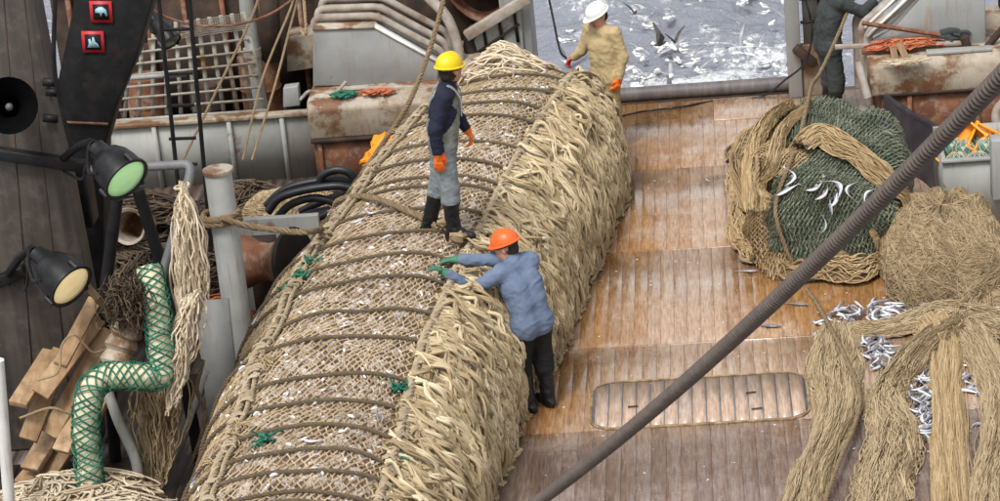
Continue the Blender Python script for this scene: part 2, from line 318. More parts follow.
class MB:                                # collects pieces of ONE mesh
    def __init__(s): s.V = []; s.Q = []; s.T = []; s.n = 0; s.R = []
    def add(s, V, Q=None, T=None, r=0.5):
        V = np.asarray(V, float)
        if Q is not None and len(Q): s.Q.append(np.asarray(Q)+s.n)
        if T is not None and len(T): s.T.append(np.asarray(T)+s.n)
        s.V.append(V); s.R.append(np.full(len(V), r) if np.isscalar(r) else np.asarray(r)); s.n += len(V); return s
    def box(s, a, b, bev=0.0):
        a = np.minimum(a, b); b = np.maximum(a, b); return s.hexa([(a[0], a[1], a[2]), (b[0], a[1], a[2]), (b[0], b[1], a[2]), (a[0], b[1], a[2]), (a[0], a[1], b[2]), (b[0], a[1], b[2]), (b[0], b[1], b[2]), (a[0], b[1], b[2])])
    def hexa(s, c): return s.add(c, [(3, 2, 1, 0), (4, 5, 6, 7), (0, 1, 5, 4), (1, 2, 6, 5), (2, 3, 7, 6), (3, 0, 4, 7)])
    def beam(s, a, b, w, h, up=(0, 0, 1)):
        a, b = np.asarray(a, float), np.asarray(b, float); t = b-a; t /= np.linalg.norm(t); u = np.asarray(up, float)
        if abs(t @ u) > 0.98: u = np.array([0, 1., 0])
        x = np.cross(t, u); x /= np.linalg.norm(x); y = np.cross(x, t)
        o = [(-w/2, -h/2), (w/2, -h/2), (w/2, h/2), (-w/2, h/2)]
        return s.hexa([a+x*p+y*q for p, q in o]+[b+x*p+y*q for p, q in o])
    def tube(s, pts, r, sides=10, cap=True, rv=0.5):
        V, Q = tube1(np.asarray(pts, float), r, sides); k = len(pts); T = []
        if cap:
            V = np.vstack([V, pts[0], pts[-1]]); n = len(V)
            T = [(n-2, (i+1) % sides, i) for i in range(sides)]+[(n-1, (k-1)*sides+i, (k-1)*sides+(i+1) % sides) for i in range(sides)]
        return s.add(V, Q, T, rv)
    def prism(s, poly, axis_vec):        # polygon (n,3) extruded along a vector
        p = np.asarray(poly, float); n = len(p); q = p+np.asarray(axis_vec, float)
        V = np.vstack([p, q, p.mean(0), q.mean(0)])
        Q = [(i, (i+1) % n, n+(i+1) % n, n+i) for i in range(n)]
        T = [(2*n, (i+1) % n, i) for i in range(n)]+[(2*n+1, n+i, n+(i+1) % n) for i in range(n)]
        return s.add(V, Q, T)
    def lathe(s, base, axis, prof, sides=24):
        base = np.asarray(base, float); ax = np.asarray(axis, float); ax /= np.linalg.norm(ax)
        u = np.cross(ax, [0.1, 0.2, 1]) if abs(ax[2]) < 0.9 else np.cross(ax, [1, 0, 0]); u /= np.linalg.norm(u); w = np.cross(ax, u)
        an = np.arange(sides)*2*math.pi/sides
        V = np.vstack([base+ax*h+r*(np.cos(an)[:, None]*u+np.sin(an)[:, None]*w) for h, r in prof])
        Q = [(i*sides+j, i*sides+(j+1) % sides, (i+1)*sides+(j+1) % sides, (i+1)*sides+j) for i in range(len(prof)-1) for j in range(sides)]
        return s.add(V, Q)
    def build(s, name, mt, parent=None, smooth=False, bevel=0.0, **t):
        F = []
        if s.Q: F.append(np.vstack(s.Q))
        if s.T: F.append(np.vstack(s.T))
        me = mesh_np(name, np.vstack(s.V), F, np.concatenate(s.R), smooth, [mt])
        o = link(name, me, parent, **t)
        if bevel:
            bv = o.modifiers.new('bevel', 'BEVEL'); bv.width = bevel; bv.segments = 2; bv.limit_method = 'ANGLE'; bv.angle_limit = math.radians(50)
        if smooth:
            es = o.modifiers.new('split', 'EDGE_SPLIT'); es.split_angle = math.radians(45)
        return o
def frames(p):
    t = np.gradient(p, axis=0); t /= np.linalg.norm(t, axis=1)[:, None]+1e-12
    n = np.zeros_like(p); v = np.array([0, 0, 1.]) if abs(t[0, 2]) < 0.9 else np.array([1., 0, 0])
    for i in range(len(p)):
        v = v-t[i]*(v @ t[i]); v /= np.linalg.norm(v)+1e-12; n[i] = v
    return t, n, np.cross(t, n)
def tube1(p, r, sides):
    t, n, b = frames(p); r = np.broadcast_to(np.asarray(r, float), (len(p),))
    an = np.arange(sides)*2*math.pi/sides
    V = p[:, None]+r[:, None, None]*(np.cos(an)[None, :, None]*n[:, None]+np.sin(an)[None, :, None]*b[:, None])
    k = len(p); i = np.arange(k-1)[:, None]; j = np.arange(sides)[None]
    Q = np.stack([i*sides+j, i*sides+(j+1) % sides, (i+1)*sides+(j+1) % sides, (i+1)*sides+j], -1).reshape(-1, 4)
    return V.reshape(-1, 3), Q
def tubes(polys, r, sides=3, rnd=None):  # many equal-length polylines at once: (N,K,3)
    p = np.asarray(polys, float); N, K = p.shape[:2]
    t = np.gradient(p, axis=1); t /= np.linalg.norm(t, axis=2, keepdims=True)+1e-12
    ref = np.array([0.31, 0.23, 0.92]); n = np.cross(t, ref); n /= np.linalg.norm(n, axis=2, keepdims=True)+1e-9; b = np.cross(t, n)
    r = np.broadcast_to(np.asarray(r, float), (N, K)) if np.ndim(r) != 1 else np.broadcast_to(np.asarray(r)[:, None], (N, K))
    an = np.arange(sides)*2*math.pi/sides
    V = p[:, :, None]+r[:, :, None, None]*(np.cos(an)[None, None, :, None]*n[:, :, None]+np.sin(an)[None, None, :, None]*b[:, :, None])
    base = (np.arange(N)*K*sides)[:, None, None]; i = np.arange(K-1)[None, :, None]; j = np.arange(sides)[None, None]
    Q = np.stack([base+i*sides+j, base+i*sides+(j+1) % sides, base+(i+1)*sides+(j+1) % sides, base+(i+1)*sides+j], -1).reshape(-1, 4)
    if rnd is None: rnd = RNG.random(N)
    rr = np.repeat(np.asarray(rnd), K*sides) if np.ndim(rnd) == 1 else np.repeat(np.asarray(rnd).ravel(), sides)
    return V.reshape(-1, 3), Q, rr
def spline(pts, n=40, closed=False):
    p = np.asarray(pts, float); k = len(p)
    q = np.vstack([2*p[0]-p[1], p, 2*p[-1]-p[-2]])
    s = np.linspace(0, k-1-1e-9, n); i = s.astype(int); f = (s-i)[:, None]
    a, b_, c_, d = q[i], q[i+1], q[i+2], q[i+3]
    return 0.5*(2*b_+(c_-a)*f+(2*a-5*b_+4*c_-d)*f**2+(3*b_-a-3*c_+d)*f**3)
def rope_mb(path, R, strands=3, pitch=None, sides=5, mb=None, seg=8):
    path = np.asarray(path, float); mb = mb or MB(); pitch = pitch or R*6.5
    L = np.concatenate([[0], np.cumsum(np.linalg.norm(np.diff(path, axis=0), axis=1))])
    n = max(8, int(L[-1]/pitch*seg)); s = np.linspace(0, L[-1], n)
    q = np.stack([np.interp(s, L, path[:, k]) for k in range(3)], 1); t, nn, bb = frames(q)
    for k in range(strands):
        a = 2*math.pi*(s/pitch+k/strands)
        V, Q = tube1(q+R*0.5*(np.cos(a)[:, None]*nn+np.sin(a)[:, None]*bb), R*0.56, sides); mb.add(V, Q, r=0.35+0.3*random.random())
    return mb
def vnoise(x, y, seed=0, oct=3):        # smooth value noise, vectorised
    x = np.asarray(x, float); y = np.asarray(y, float); out = np.zeros(np.broadcast(x, y).shape); amp = 1; tot = 0
    for o in range(oct):
        X, Y = x*2**o, y*2**o; xi, yi = np.floor(X).astype(np.int64), np.floor(Y).astype(np.int64); fx, fy = X-xi, Y-yi
        fx = fx*fx*(3-2*fx); fy = fy*fy*(3-2*fy)
        def h(i, j):
            k = (i*374761393+j*668265263+(seed+o)*974634721) & 0x7fffffff; k = ((k ^ (k >> 13))*1274126177) & 0x7fffffff
            return ((k ^ (k >> 16)) & 0xffff)/65535.0
        out = out+amp*((h(xi, yi)*(1-fx)+h(xi+1, yi)*fx)*(1-fy)+(h(xi, yi+1)*(1-fx)+h(xi+1, yi+1)*fx)*fy); tot += amp; amp *= 0.5
    return out/tot*2-1
def gridq(nu, nv, wrap=False):
    i = np.arange(nu-1)[:, None]; j = np.arange(nv if wrap else nv-1)[None]
    return np.stack([i*nv+j, i*nv+(j+1) % nv, (i+1)*nv+(j+1) % nv, (i+1)*nv+j], -1).reshape(-1, 4)

#=SETTING=
# sea: one sheet to the horizon, fine near the stern, coarse far out
SEA = -5.0
def axis_pts(c, near, step, far):
    a = list(np.arange(0, near, step)); d = step
    while a[-1] < far: d *= 1.22; a.append(a[-1]+d)
    a = np.array(a); return c+np.concatenate([-a[:0:-1], a])
sxv = axis_pts(-2, 13, 0.13, 6000); syv = axis_pts(47, 12, 0.13, 6000)
XX, YY = np.meshgrid(sxv, syv, indexing='ij')
fade = np.clip(1.3-np.maximum(np.abs(XX+2)/60, np.abs(YY-47)/60), 0, 1)
hgt = 0.28*vnoise(XX*0.22+YY*0.05, YY*0.4, 3, 2)+0.17*vnoise(XX*0.8, YY*1.1, 5, 3)
ch = 1-np.abs(vnoise(XX*1.3+3, YY*2.0, 9, 3)); hgt = hgt+0.16*(ch-0.7)
hgt = hgt*1.35+.05*vnoise(XX*3.1, YY*3.9, 31, 2); hgt *= fade
me = mesh_np('sea', np.stack([XX, YY, SEA+hgt], -1).reshape(-1, 3), gridq(len(sxv), len(syv)), np.clip(hgt*2+0.4, 0, 1).ravel(), True, ['sea_water'])
link('sea', me, kind='structure')

# hull and deck
mb = MB(); mb.box((-8.6, -14, -6.2), (4.6, 28.9, -0.3)); mb.build('hull', 'black_paint', kind='structure')
mb = MB(); mb.box((-8.6, -14, -0.29), (4.6, 29.05, -0.0045)); deck = mb.build('deck', 'caulk', kind='structure')
SECT = [12.0, 20.335, 22.055, 24.36, 26.70, 28.93]; PW = 0.127
plank_mesh = {}
def plank(x, i, par):
    y0, y1 = SECT[i]+0.004, SECT[i+1]-0.004
    if i not in plank_mesh:
        w, l = (PW-0.0022)/2, (y1-y0)/2; bv = 0.0015
        V = [(-w, -l, -.03), (w, -l, -.03), (w, l, -.03), (-w, l, -.03), (-w, -l, -bv), (w, -l, -bv), (w, l, -bv), (-w, l, -bv), (-w+bv, -l+bv, 0), (w-bv, -l+bv, 0), (w-bv, l-bv, 0), (-w+bv, l-bv, 0)]
        Q = [(0, 1, 5, 4), (1, 2, 6, 5), (2, 3, 7, 6), (3, 0, 4, 7), (4, 5, 9, 8), (5, 6, 10, 9), (6, 7, 11, 10), (7, 4, 8, 11), (8, 9, 10, 11)]
        plank_mesh[i] = mesh_np('plank', np.array(V), np.array(Q), None, False, ['deck_wood'])
    o = bpy.data.objects.new('plank', plank_mesh[i]); COL.objects.link(o); o.parent = deck
    o.location = (x+PW/2, (y0+y1)/2, random.uniform(-0.0012, 0.001)); o.rotation_euler = (0, random.uniform(-.004, .004), 0)
for i in range(5):
    x = -2.3 if i < 3 else -1.9
    while x < 3.6:
        plank(x+(0.04*i % PW), i, deck); x += PW
mb = MB()                               # the boards under the net bag and to port, nowhere seen singly
for i in range(5):
    x = (-2.3 if i < 3 else -1.9)+(0.04*i % PW)-PW
    while x > -8.4:
        mb.box((x+.003, SECT[i]+.004, -.03), (x+PW-.003, SECT[i+1]-.004, random.uniform(-.003, .001))); x -= PW
mb.build('port_planking', 'deck_shade', deck, kind='stuff')
for y in (22.055, 24.36):               # thin butt strips across the deck
    mb = MB(); mb.box((-2.4, y-.009, -.02), (3.6, y+.009, 0.004)); mb.build('butt_strip', 'deck_wood', deck)
# flush fish hatch
hx0, hx1, hy0, hy1, hr = -1.31, 0.60, 20.33, 21.28, 0.2
hatch = empty('deck_hatch', ((hx0+hx1)/2, (hy0+hy1)/2, 0), label='long round-cornered flush hatch with blue-grey stained boards set in the deck', cat='hatch')
def rrect(x0, x1, y0, y1, r, n=8):
    pts = []
    for cx, cy, a0 in ((x1-r, y1-r, 0), (x0+r, y1-r, 90), (x0+r, y0+r, 180), (x1-r, y0+r, 270)):
        for k in range(n+1):
            a = math.radians(a0+90*k/n); pts.append((cx+r*math.cos(a), cy+r*math.sin(a)))
    return np.array(pts)
rp = rrect(hx0, hx1, hy0, hy1, hr); c3 = np.c_[rp, np.full(len(rp), -0.02)]
MB().prism(c3, (0, 0, 0.026)).build('hatch_tray', 'hatch_caulk', hatch)
nb = 15; wv = (hx1-hx0-0.06)/nb
for k in range(nb):
    xa, xb = hx0+0.03+k*wv+.005+random.uniform(-.002, .002), hx0+0.03+(k+1)*wv-.005
    def lim(x):
        dx = max(0, hx0+hr-x, x-(hx1-hr)); return hr-math.sqrt(max(0, hr*hr-min(dx, hr*.97)**2))+0.03
    pa, pb = lim(xa), lim(xb)
    poly = [(xa, hy0+pa, .002), (xb, hy0+pb, .002), (xb, hy1-pb, .002), (xa, hy1-pa, .002)]
    MB().prism(poly, (0, 0, .010+random.uniform(-.002, .002))).build('plank', 'hatch_wood', hatch)
loop = np.vstack([rp, rp[:1]]); loop = np.c_[loop, np.full(len(loop), 0.008)]
MB().tube(loop, 0.012, 6, False).build('hatch_rim', 'hatch_rim', hatch, smooth=True)
for (x, y) in ((633, 407), (751, 393), (757, 409)):
    p = G(x, y, .022); MB().beam(p+[-.045, 0, .004], p+[.045, .01, .004], .014, .008).build('lifting_lug', 'rust_dark', hatch)
# patch of plating by the stern rail
a, b_ = G(714, 121), G(782, 96); MB().box((a[0], a[1], -.01), (a[0]+0.75, 28.9, 0.012)).build('deck_plate', 'deck_wood', bevel=.006, label='worn rectangular plate let into the deck at the stern rail', cat='deck plate')
# stern sill rail across the ramp
rail = empty('stern_rail', (-0.6, 29.0, 0), label='scuffed thick steel roller bar across the stern opening', cat='rail')
MB().tube([(-2.2, 29.0, .10), (0.95, 29.0, .10)], .085, 16).build('roller', 'steel_bar' if 'steel_bar' in MATS else 'rust_pipe', rail, smooth=True)
MB().box((-2.25, 28.94, -.25), (0.98, 29.06, .02)).build('sill', 'rust_dark', rail)

# ---- port gallows block
def face_prism(name, pxs, Y, depth, mt, par, bevel=.01, **t):   # outline seen at distance Y, given real depth aft
    return MB().prism([P(x, y, Y) for x, y in pxs][::-1], (0, depth, 0)).build(name, mt, par, bevel=bevel, **t)
def pipe(name, pts, r, mt, par=None, sides=12, **t):
    return MB().tube(pts, r, sides).build(name, mt, par, smooth=True, **t)
def bend(pts, r=.09):                    # straight runs joined by short bends
    p = [np.asarray(q, float) for q in pts]; out = [p[0]]
    for i in range(1, len(p)-1):
        a, b_ = p[i-1]-p[i], p[i+1]-p[i]; la, lb = np.linalg.norm(a), np.linalg.norm(b_); k = min(r, la*.45, lb*.45); A_, B_ = p[i]+a/la*k, p[i]+b_/lb*k
        for t in np.linspace(0, 1, 6): out.append(A_*(1-t)**2+2*p[i]*t*(1-t)+B_*t*t)
    return np.array(out+[p[-1]])
pb = empty('rusty_deck_box', (-3.6, 27.4, 0), label='rust-streaked low steel casing at the port side of the stern opening', cat='casing')
MB().prism([(-4.52, 26.84, .56), (-4.52, 26.78, .92), (-4.52, 26.86, 1.0), (-4.52, 28.6, 1.04), (-4.52, 28.6, .56)], (2.1, 0, 0)).build('upper_casing', 'rusty_pale', pb, bevel=.03)
MB().box((-4.50, 26.87, 0), (-2.44, 28.58, .558)).build('lower_casing', 'rust_red', pb)
MB().beam((-4.52, 26.83, .55), (-2.44, 26.83, .55), .05, .04).build('lip', 'rust_dark', pb)
for x in (-4.46, -3.75, -3.0): MB().box((x, 26.84, 0), (x+.05, 26.868, .52)).build('rib', 'rust_red', pb)
pg = empty('gallows_housing', (-3.6, 28.0, 1.04), label='grey sloping gallows foot with pipes along its top, port side', cat='gallows')
fp = [(313, 86), (313, 30), (375, 28), (438, 63), (438, 84)]
face_prism('side_plate', fp, 27.3, .08, 'grey_paint_clean', pg)
face_prism('body', [(315, 84), (315, 36), (373, 34), (436, 68), (436, 82)], 27.39, .85, 'grey_paint', pg)
def strip(name, p0, p1, y0, y1, th, mt, par): # sloping plate across the top
    a, b_ = np.array(p0), np.array(p1); return MB().hexa([a+[0, y0, 0], b_+[0, y0, 0], b_+[0, y1, 0], a+[0, y1, 0], a+[0, y0, th], b_+[0, y0, th], b_+[0, y1, th], a+[0, y1, th]]).build(name, mt, par)
A, B, C_ = P(313, 30, 27.3), P(375, 28, 27.3), P(438, 63, 27.3)
strip('top_plate', A, B, -.02, 1.0, .02, 'rusty_pale', pg); strip('slope_plate', B, C_, -.02, .12, .025, 'white_paint', pg); strip('slope_plate', B, C_, .3, .46, .025, 'white_paint', pg); strip('slope_plate', B, C_, .65, .82, .025, 'white_paint', pg)
for dy in (0.2, 0.54, .9):
    d = np.array([0, dy, .06]); E_ = C_+np.array([.08, 0, -.55])
    pipe('top_pipe', bend([A+d+[-.03, 0, -.16], A+d+[.0, 0, .02], B+d+[0, 0, .02], C_+d+[.05, 0, .0], E_+d]), .043, 'rust_pipe', pg)
# second box behind with its own slab
face_prism('back_casing', [(287, 72), (287, 38), (318, 33), (318, 68)], 28.4, .6, 'rusty_pale', pg)
jb = empty('junction_box', P(300, 108, 27.4), label='small grey junction box beside the gallows foot', cat='box')
face_prism('case', [(283, 108), (283, 88), (298, 86), (300, 106)], 27.4, .14, 'grey_paint_clean', jb, .012)
pipe('conduit', spline([P(300, 100, 27.42), P(308, 92, 27.45), P(313, 93, 27.5), P(315, 102, 27.5)], 16), .022, 'grey_paint', jb, 8)
face_prism('bracket', [(284, 124), (284, 106), (300, 105), (300, 124)], 27.5, .03, 'rust_dark', jb, 0)
bar = empty('rusty_bar', P(370, 90, 27.2), label='rusty bent bar lying along the port casing top', cat='bar')
pipe('rod', [P(340, 89, 27.15), P(430, 87, 27.1), P(447, 86, 27.1)], .025, 'rust_pipe', bar, 8)
pipe('hook', spline([P(340, 89, 27.15), P(337, 92, 27.1), P(346, 82, 27.2)], 8), .022, 'rust_pipe', bar, 8)

# inner plate of the port gallows leg by the stern opening
gl = empty('gallows_column', (-2.4, 28.6, 0), label='pale grey plated gallows leg with dark slots left of the stern opening', cat='gallows')
MB().box((-2.42, 28.2, 0), (-2.08, 28.92, 4.2)).build('leg_plate', 'grey_paint_clean', gl, bevel=.015)
face_prism('slotted_plate', [(462, 75), (468, 38), (520, 5), (526, 75)], 28.15, .04, 'grey_paint', gl)
for a, b_, w in (((484, 31), (487, 50), 5), ((499, 20), (503, 44), 6), ((514, 10), (518, 42), 7)):
    p, q = P(*a, 28.13), P(*b_, 28.13); MB().beam(p, q, .035, .02, (0, 1, 0)).build('slot', 'black_paint', gl)
MB().beam(P(466, 36, 28.05), P(528, -2, 28.05), .10, .12).build('diagonal_brace', 'rust_pipe', gl, bevel=.01)
MB().beam(P(470, 58, 28.12), P(519, 24, 28.12), .02, .03).build('diagonal_strut', 'rust_dark', gl)
MB().box((-4.6, 28.75, 0), (-2.44, 28.9, 2.6)).build('after_bulkhead', 'rust_dark', label='dark brown bulkhead behind the port gallows pipes', cat='bulkhead')
cl = empty('hawse_pipe', P(455, 60, 28.0), label='brown bent exhaust-like pipes rising behind the yellow-helmeted man', cat='pipe')
pipe('stem', spline([P(458, 85, 27.9), P(459, 60, 27.9), P(456, 40, 27.95), P(446, 16, 28), P(425, -6, 28.1)], 30), .06, 'rust_pipe', cl)
pipe('stem', spline([P(472, 80, 28.15), P(471, 55, 28.15), P(470, 40, 28.2), P(476, 28, 28.2)], 24), .075, 'rust_dark', cl)
bs = empty('brown_canvas_basin', P(490, 8, 28.8), label='sagging brown canvas slung behind the port gallows pipes', cat='canvas')
mb = MB(); U_, V_ = np.meshgrid(np.linspace(0, 1, 24), np.linspace(0, 1, 8), indexing='ij')
la, lb = P(441, -14, 28.55), P(522, -18, 28.55); sag = (1-(2*U_-1)**2)
pts = la+(lb-la)*U_[..., None]; pts[..., 2] -= sag*(.12+.34*V_); pts[..., 1] += .3*np.sin(V_*3)*sag
mb.add(pts.reshape(-1, 3), gridq(24, 8)); o = mb.build('canvas', 'rust_red', bs, smooth=True); sm = o.modifiers.new('t', 'SOLIDIFY'); sm.thickness = .02
top = pts[:, 0]+[0, -.02, 0]; rope_mb(spline(top, 40), .022).build('edge_rope', 'rope_tan', bs)

# ---- starboard gallows leg, pipes, casing
gr = empty('gallows_column', (0.95, 28.9, 0), label='pale grey gallows leg with a ladder slot right of the stern opening', cat='gallows')
MB().box((.80, 28.75, 0), (.96, 28.93, 4.2)).build('leg_plate', 'grey_paint_clean', gr, bevel=.012)
MB().box((.962, 28.8, .0), (1.32, 28.9, .62)).build('web_plate', 'rusty_pale', gr, bevel=.012)
MB().box((1.0, 28.84, .63), (1.34, 28.88, 4.2)).build('back_plate', 'grey_paint', gr)
for k in range(12): MB().beam((.97, 28.79, .9+.28*k), (1.2, 28.79, .9+.28*k), .03, .03).build('rung', 'black_paint', gr)
MB().beam((1.2, 28.78, .7), (1.2, 28.78, 4.2), .05, .05).build('stringer', 'black_paint', gr)
MB().beam(P(795, 48, 28.7), P(815, 64, 28.7), .12, .10).build('step_plate', 'rust_dark', gr, bevel=.01)
sb = empty('rusty_deck_box', (2.6, 27.4, 0), label='rust-stained pale casing with a red lower panel at the starboard side', cat='casing')
MB().prism([(1.62, 26.94, .58), (1.62, 26.9, .88), (1.62, 26.98, .98), (1.62, 28.6, 1.0), (1.62, 28.6, .58)], (2.6, 0, 0)).build('upper_casing', 'rusty_pale', sb, bevel=.03)
MB().box((1.75, 26.99, 0), (4.2, 28.58, .578)).build('lower_casing', 'rust_red', sb)
MB().beam((1.72, 26.96, .585), (4.2, 26.96, .585), .05, .03).build('lip', 'rust_dark', sb)
for x in (2.02, 2.75, 3.5): MB().box((x, 26.95, 0), (x+.05, 26.988, .56)).build('rib', 'rust_red', sb)
MB().hexa([(2.25, 27.0, .985), (2.95, 27.0, .985), (2.95, 27.12, .992), (2.25, 27.12, .992), (2.25, 27.0, 1.02), (2.95, 27.0, 1.02), (2.95, 27.12, 1.025), (2.25, 27.12, 1.025)]).build('lid', 'grey_paint', sb, bevel=.008)
sg = empty('gallows_housing', (2.6, 28.0, 1.0), label='grey sloping gallows foot with pipes along its top, starboard side', cat='gallows')
face_prism('side_plate', [(870, 42), (893, 30), (925, -6), (985, -12), (986, 46), (872, 50)], 27.32, .08, 'grey_paint_clean', sg)
face_prism('body', [(874, 44), (895, 34), (927, 0), (983, -6), (984, 44), (876, 48)], 27.41, .7, 'grey_paint', sg)
A2, B2 = P(867, 38, 27.3), P(918, -10, 27.3)
strip('slope_plate', A2, B2, -.02, .1, .03, 'white_paint', sg); strip('slope_plate', A2, B2, .3, .42, .03, 'white_paint', sg)
for k, dy in enumerate((0.16, 0.5, .8)):
    d = np.array([.13-.04*k, dy-.1, .05]); pipe('top_pipe', bend([(A2+d)*[1, 1, 0]+[-.12, 0, .35], A2+d+[-.12, 0, -.02], B2+d]), .048, 'rust_pipe', sg)
pipe('standing_pipe', [P(868, 98, 26.86), P(858, 62, 27.0)], .045, 'rust_pipe', sg)
# things lying on the starboard casing
lz = empty('loose_rod', P(900, 47, 27.6), label='long rusty rod lying across the starboard casing to the man in dark overalls', cat='rod')
pipe('rod', [P(835, 47, 27.25), P(965, 43, 27.22)], .03, 'rust_pipe', lz, 8); pipe('end_collar', [P(964, 37, 27.2), P(968, 50, 27.2)], .05, 'rust_dark', lz, 8)
pipe('rod', [P(862, 23, 27.2), P(940, 35, 27.2)], .026, 'rust_red', lz, 8)
MB().beam(P(862, 51, 27.2), P(1004, 48, 27.25), .05, .07).build('rusty_angle_bar', 'rust_red', label='rusty angle bar along the back of the starboard casing', cat='bar')
for pp, lab in ((((893, 48), (896, 62), 27.1), 'short upright wood block on the starboard casing'), (((899, 43), (908, 62), 27.05), 'longer tilted wood block on the starboard casing')):
    p, q = P(*pp[0], pp[2]), P(*pp[1], pp[2]-.1); MB().beam(p, q, .075, .05, (0, 1, 0)).build('wood_block', 'wood_plank', bevel=.006, label=lab, cat='wood block')
def snarl(name, c, rx, ry, h, n, mt, r=.008, **t):  # a tangle of twine on a surface
    N = n; K = 14; ph = RNG.random((N, 1))*6.28; tt = np.linspace(0, 1, K)[None]*RNG.uniform(1.5, 4, (N, 1)); rad = np.sqrt(RNG.random((N, 1)))*.8
    X = c[0]+rx*(rad*np.cos(ph)+.35*np.cos(tt*2+ph*3)*RNG.random((N, 1))+.2*tt*(RNG.random((N, 1))-.5)); Y = c[1]+ry*(rad*np.sin(ph)+.35*np.sin(tt*2.3+ph*2)*RNG.random((N, 1)))
    d2 = np.clip(1-((X-c[0])/(rx*1.25))**2-((Y-c[1])/(ry*1.25))**2, 0, 1); Z = c[2]+r+h*np.sqrt(d2)*RNG.uniform(.3, 1, (N, 1))
    V, Q, R = tubes(np.stack([X, Y, Z], -1), r); return MB().add(V, Q, r=R).build(name, mt, None, **t)
snarl('orange_twine_tangle', G(905, 50, 1.0), .42, .12, .13, 200, 'orange_twine', .009, label='heap of frayed orange twine on the starboard casing', cat='twine')
snarl('white_twine_scraps', G(905, 63, .985), .28, .09, .03, 60, 'twine_cream', .007, label='scraps of white twine along the front edge of the starboard casing', cat='twine')
gv = empty('rubber_glove_pair', G(955, 45, 1.0), label='pair of dark grey working gloves piled on the starboard casing', cat='gloves')
for k in range(2):
    c0 = G(952, 44, 1.0)+[-.05+.09*k, .02*k, .06+.06*k]; mb = MB()
    mb.tube(spline([c0+[-.16, 0, 0], c0+[-.06, .02, .02], c0+[.05, 0, .01]], 8), [.05, .055, .055, .06, .06, .055, .05, .035], 8)
    for f in range(4): mb.tube(spline([c0+[.02, -.045+.03*f, .01], c0+[.12, -.05+.034*f, .015], c0+[.17-.01*abs(f-1.5), -.05+.034*f, -.02]], 6), .014, 6)
    mb.tube([c0+[-.02, -.05, 0], c0+[.05, -.1, 0]], .016, 6); mb.build('glove', 'overall_dark', gv, smooth=True)
pipe('leaning_bar', [P(986, 48, 27.25), P(1012, 18, 27.25)], .04, 'rust_dark', label='dark bar leaning at the far right of the starboard gallows', cat='bar')
mb = MB(); mb.box((3.2, 28.4, 1.0), (4.2, 28.6, 2.6)); mb.build('after_bulkhead', 'rust_dark', label='dark rusty bulkhead at the far right behind the casing', cat='bulkhead')

# ---- port bulwark and grating
bw = empty('bulwark', (-5.8, 27.3, 0), label='low grey painted bulwark wall below the rusty grating', cat='bulwark')
p0, p1 = P(105, 133, 27.2), P(306, 119, 27.2)
MB().box((p0[0]-1.2, 27.2, 0), (-4.55, 27.28, .74)).build('wall_plate', 'grey_paint', bw)
MB().beam((p0[0]-1.2, 27.22, .76), (-4.55, 27.22, .76), .14, .045).build('cap_rail', 'rusty_pale', bw, bevel=.008)
for x in (-6.35, -5.5, -4.9): MB().box((x, 27.15, 0), (x+.05, 27.198, .73)).build('stiffener', 'grey_paint', bw)
gt = empty('steel_grating', (-5.8, 27.3, .78), label='rusty cream square-mesh steel grating standing on the port bulwark', cat='grating')
c00, c10, c01, c11 = P(112, 131, 27.33), P(268, 120, 27.33), P(120, 30, 27.33), P(243, 12, 27.33)
c00[2] = c10[2] = .785
def bil(u, v): return (c00*(1-u)+c10*u)*(1-v)+(c01*(1-u)+c11*u)*v
for k in range(12):
    u = k/11; MB().beam(bil(u, 0), bil(u, 1), .044 if 0 < k < 11 else .06, .02, (0, 1, 0)).build('upright_bar', 'grating', gt)
for k in range(8):
    v = k/7*.86; a, b_ = bil(0, v)+[0, -.032, 0], bil(1, v)+[0, -.032, 0]; MB().beam(a, b_, .012, .027 if k else .05, (0, 0, 1)).build('cross_bar', 'grating', gt)
L = []
for u in np.linspace(.5, 1, 30): L.append([bil(u, .84)+[0, -.06, 0], bil(u, 1.0)+[0, -.06, 0]])
for v in np.linspace(.84, 1, 9): L.append([bil(.5, v)+[0, -.06, 0], bil(1, v)+[0, -.06, 0]])
V, Q, R = tubes(np.array(L), .005); MB().add(V, Q, r=R).build('wire_mesh', 'rust_pipe', gt, kind='stuff')
ab = empty('after_bulwark', (-6.2, 28.8, 0), label='dark rusty stern bulwark behind the grating', cat='bulwark')
MB().box((-7.7, 28.8, 0), (-4.6, 28.95, 2.0)).build('wall_plate', 'rust_dark', ab)
MB().beam((-7.7, 28.78, 2.02), (-4.6, 28.78, 2.02), .2, .06).build('cap_rail', 'rust_red', ab)
for k in range(7): MB().box((-7.5+.45*k, 28.7, 0), (-7.45+.45*k, 28.798, 1.95)).build('frame', 'rust_red', ab)
for (x, y, r, h, mt, lab) in ((-6.6, 28.2, .22, 1.0, 'rust_red', 'rusty drum standing behind the grating, leftmost of three'), (-5.9, 28.25, .2, .85, 'rust_dark', 'dark rusty drum standing behind the grating, middle of three'), (-5.25, 28.2, .23, 1.15, 'rust_red', 'taller rusty drum standing behind the grating, rightmost of three')):
    mb = MB(); mb.lathe((x, y, 0), (0, 0, 1), [(0, .01), (0, r), (h*.33, r), (h*.34, r*1.05), (h*.36, r), (h*.66, r), (h*.67, r*1.05), (h*.69, r), (h, r), (h, .01)]); mb.build('drum', mt, smooth=True, label=lab, cat='drum')
snarl('brown_net_on_bulwark', (-5.75, 28.8, 2.05), .8, .2, .2, 320, 'rope_brown', .012, label='brown rope heap lying on top of the stern bulwark', cat='rope heap')
pst = empty('vent_post', P(247, 60, 28.0), label='grey vent post between grating and gallows foot', cat='post')
pipe('post', [P(262, 108, 28.0)*[1, 1, 0]+[0, 0, 0], P(247, 10, 28.0), P(245, -20, 28.0)], .085, 'grey_paint', pst); 
pipe('collar', [P(252, 48, 28.0), P(253, 56, 28.0)], .105, 'rust_pipe', pst)
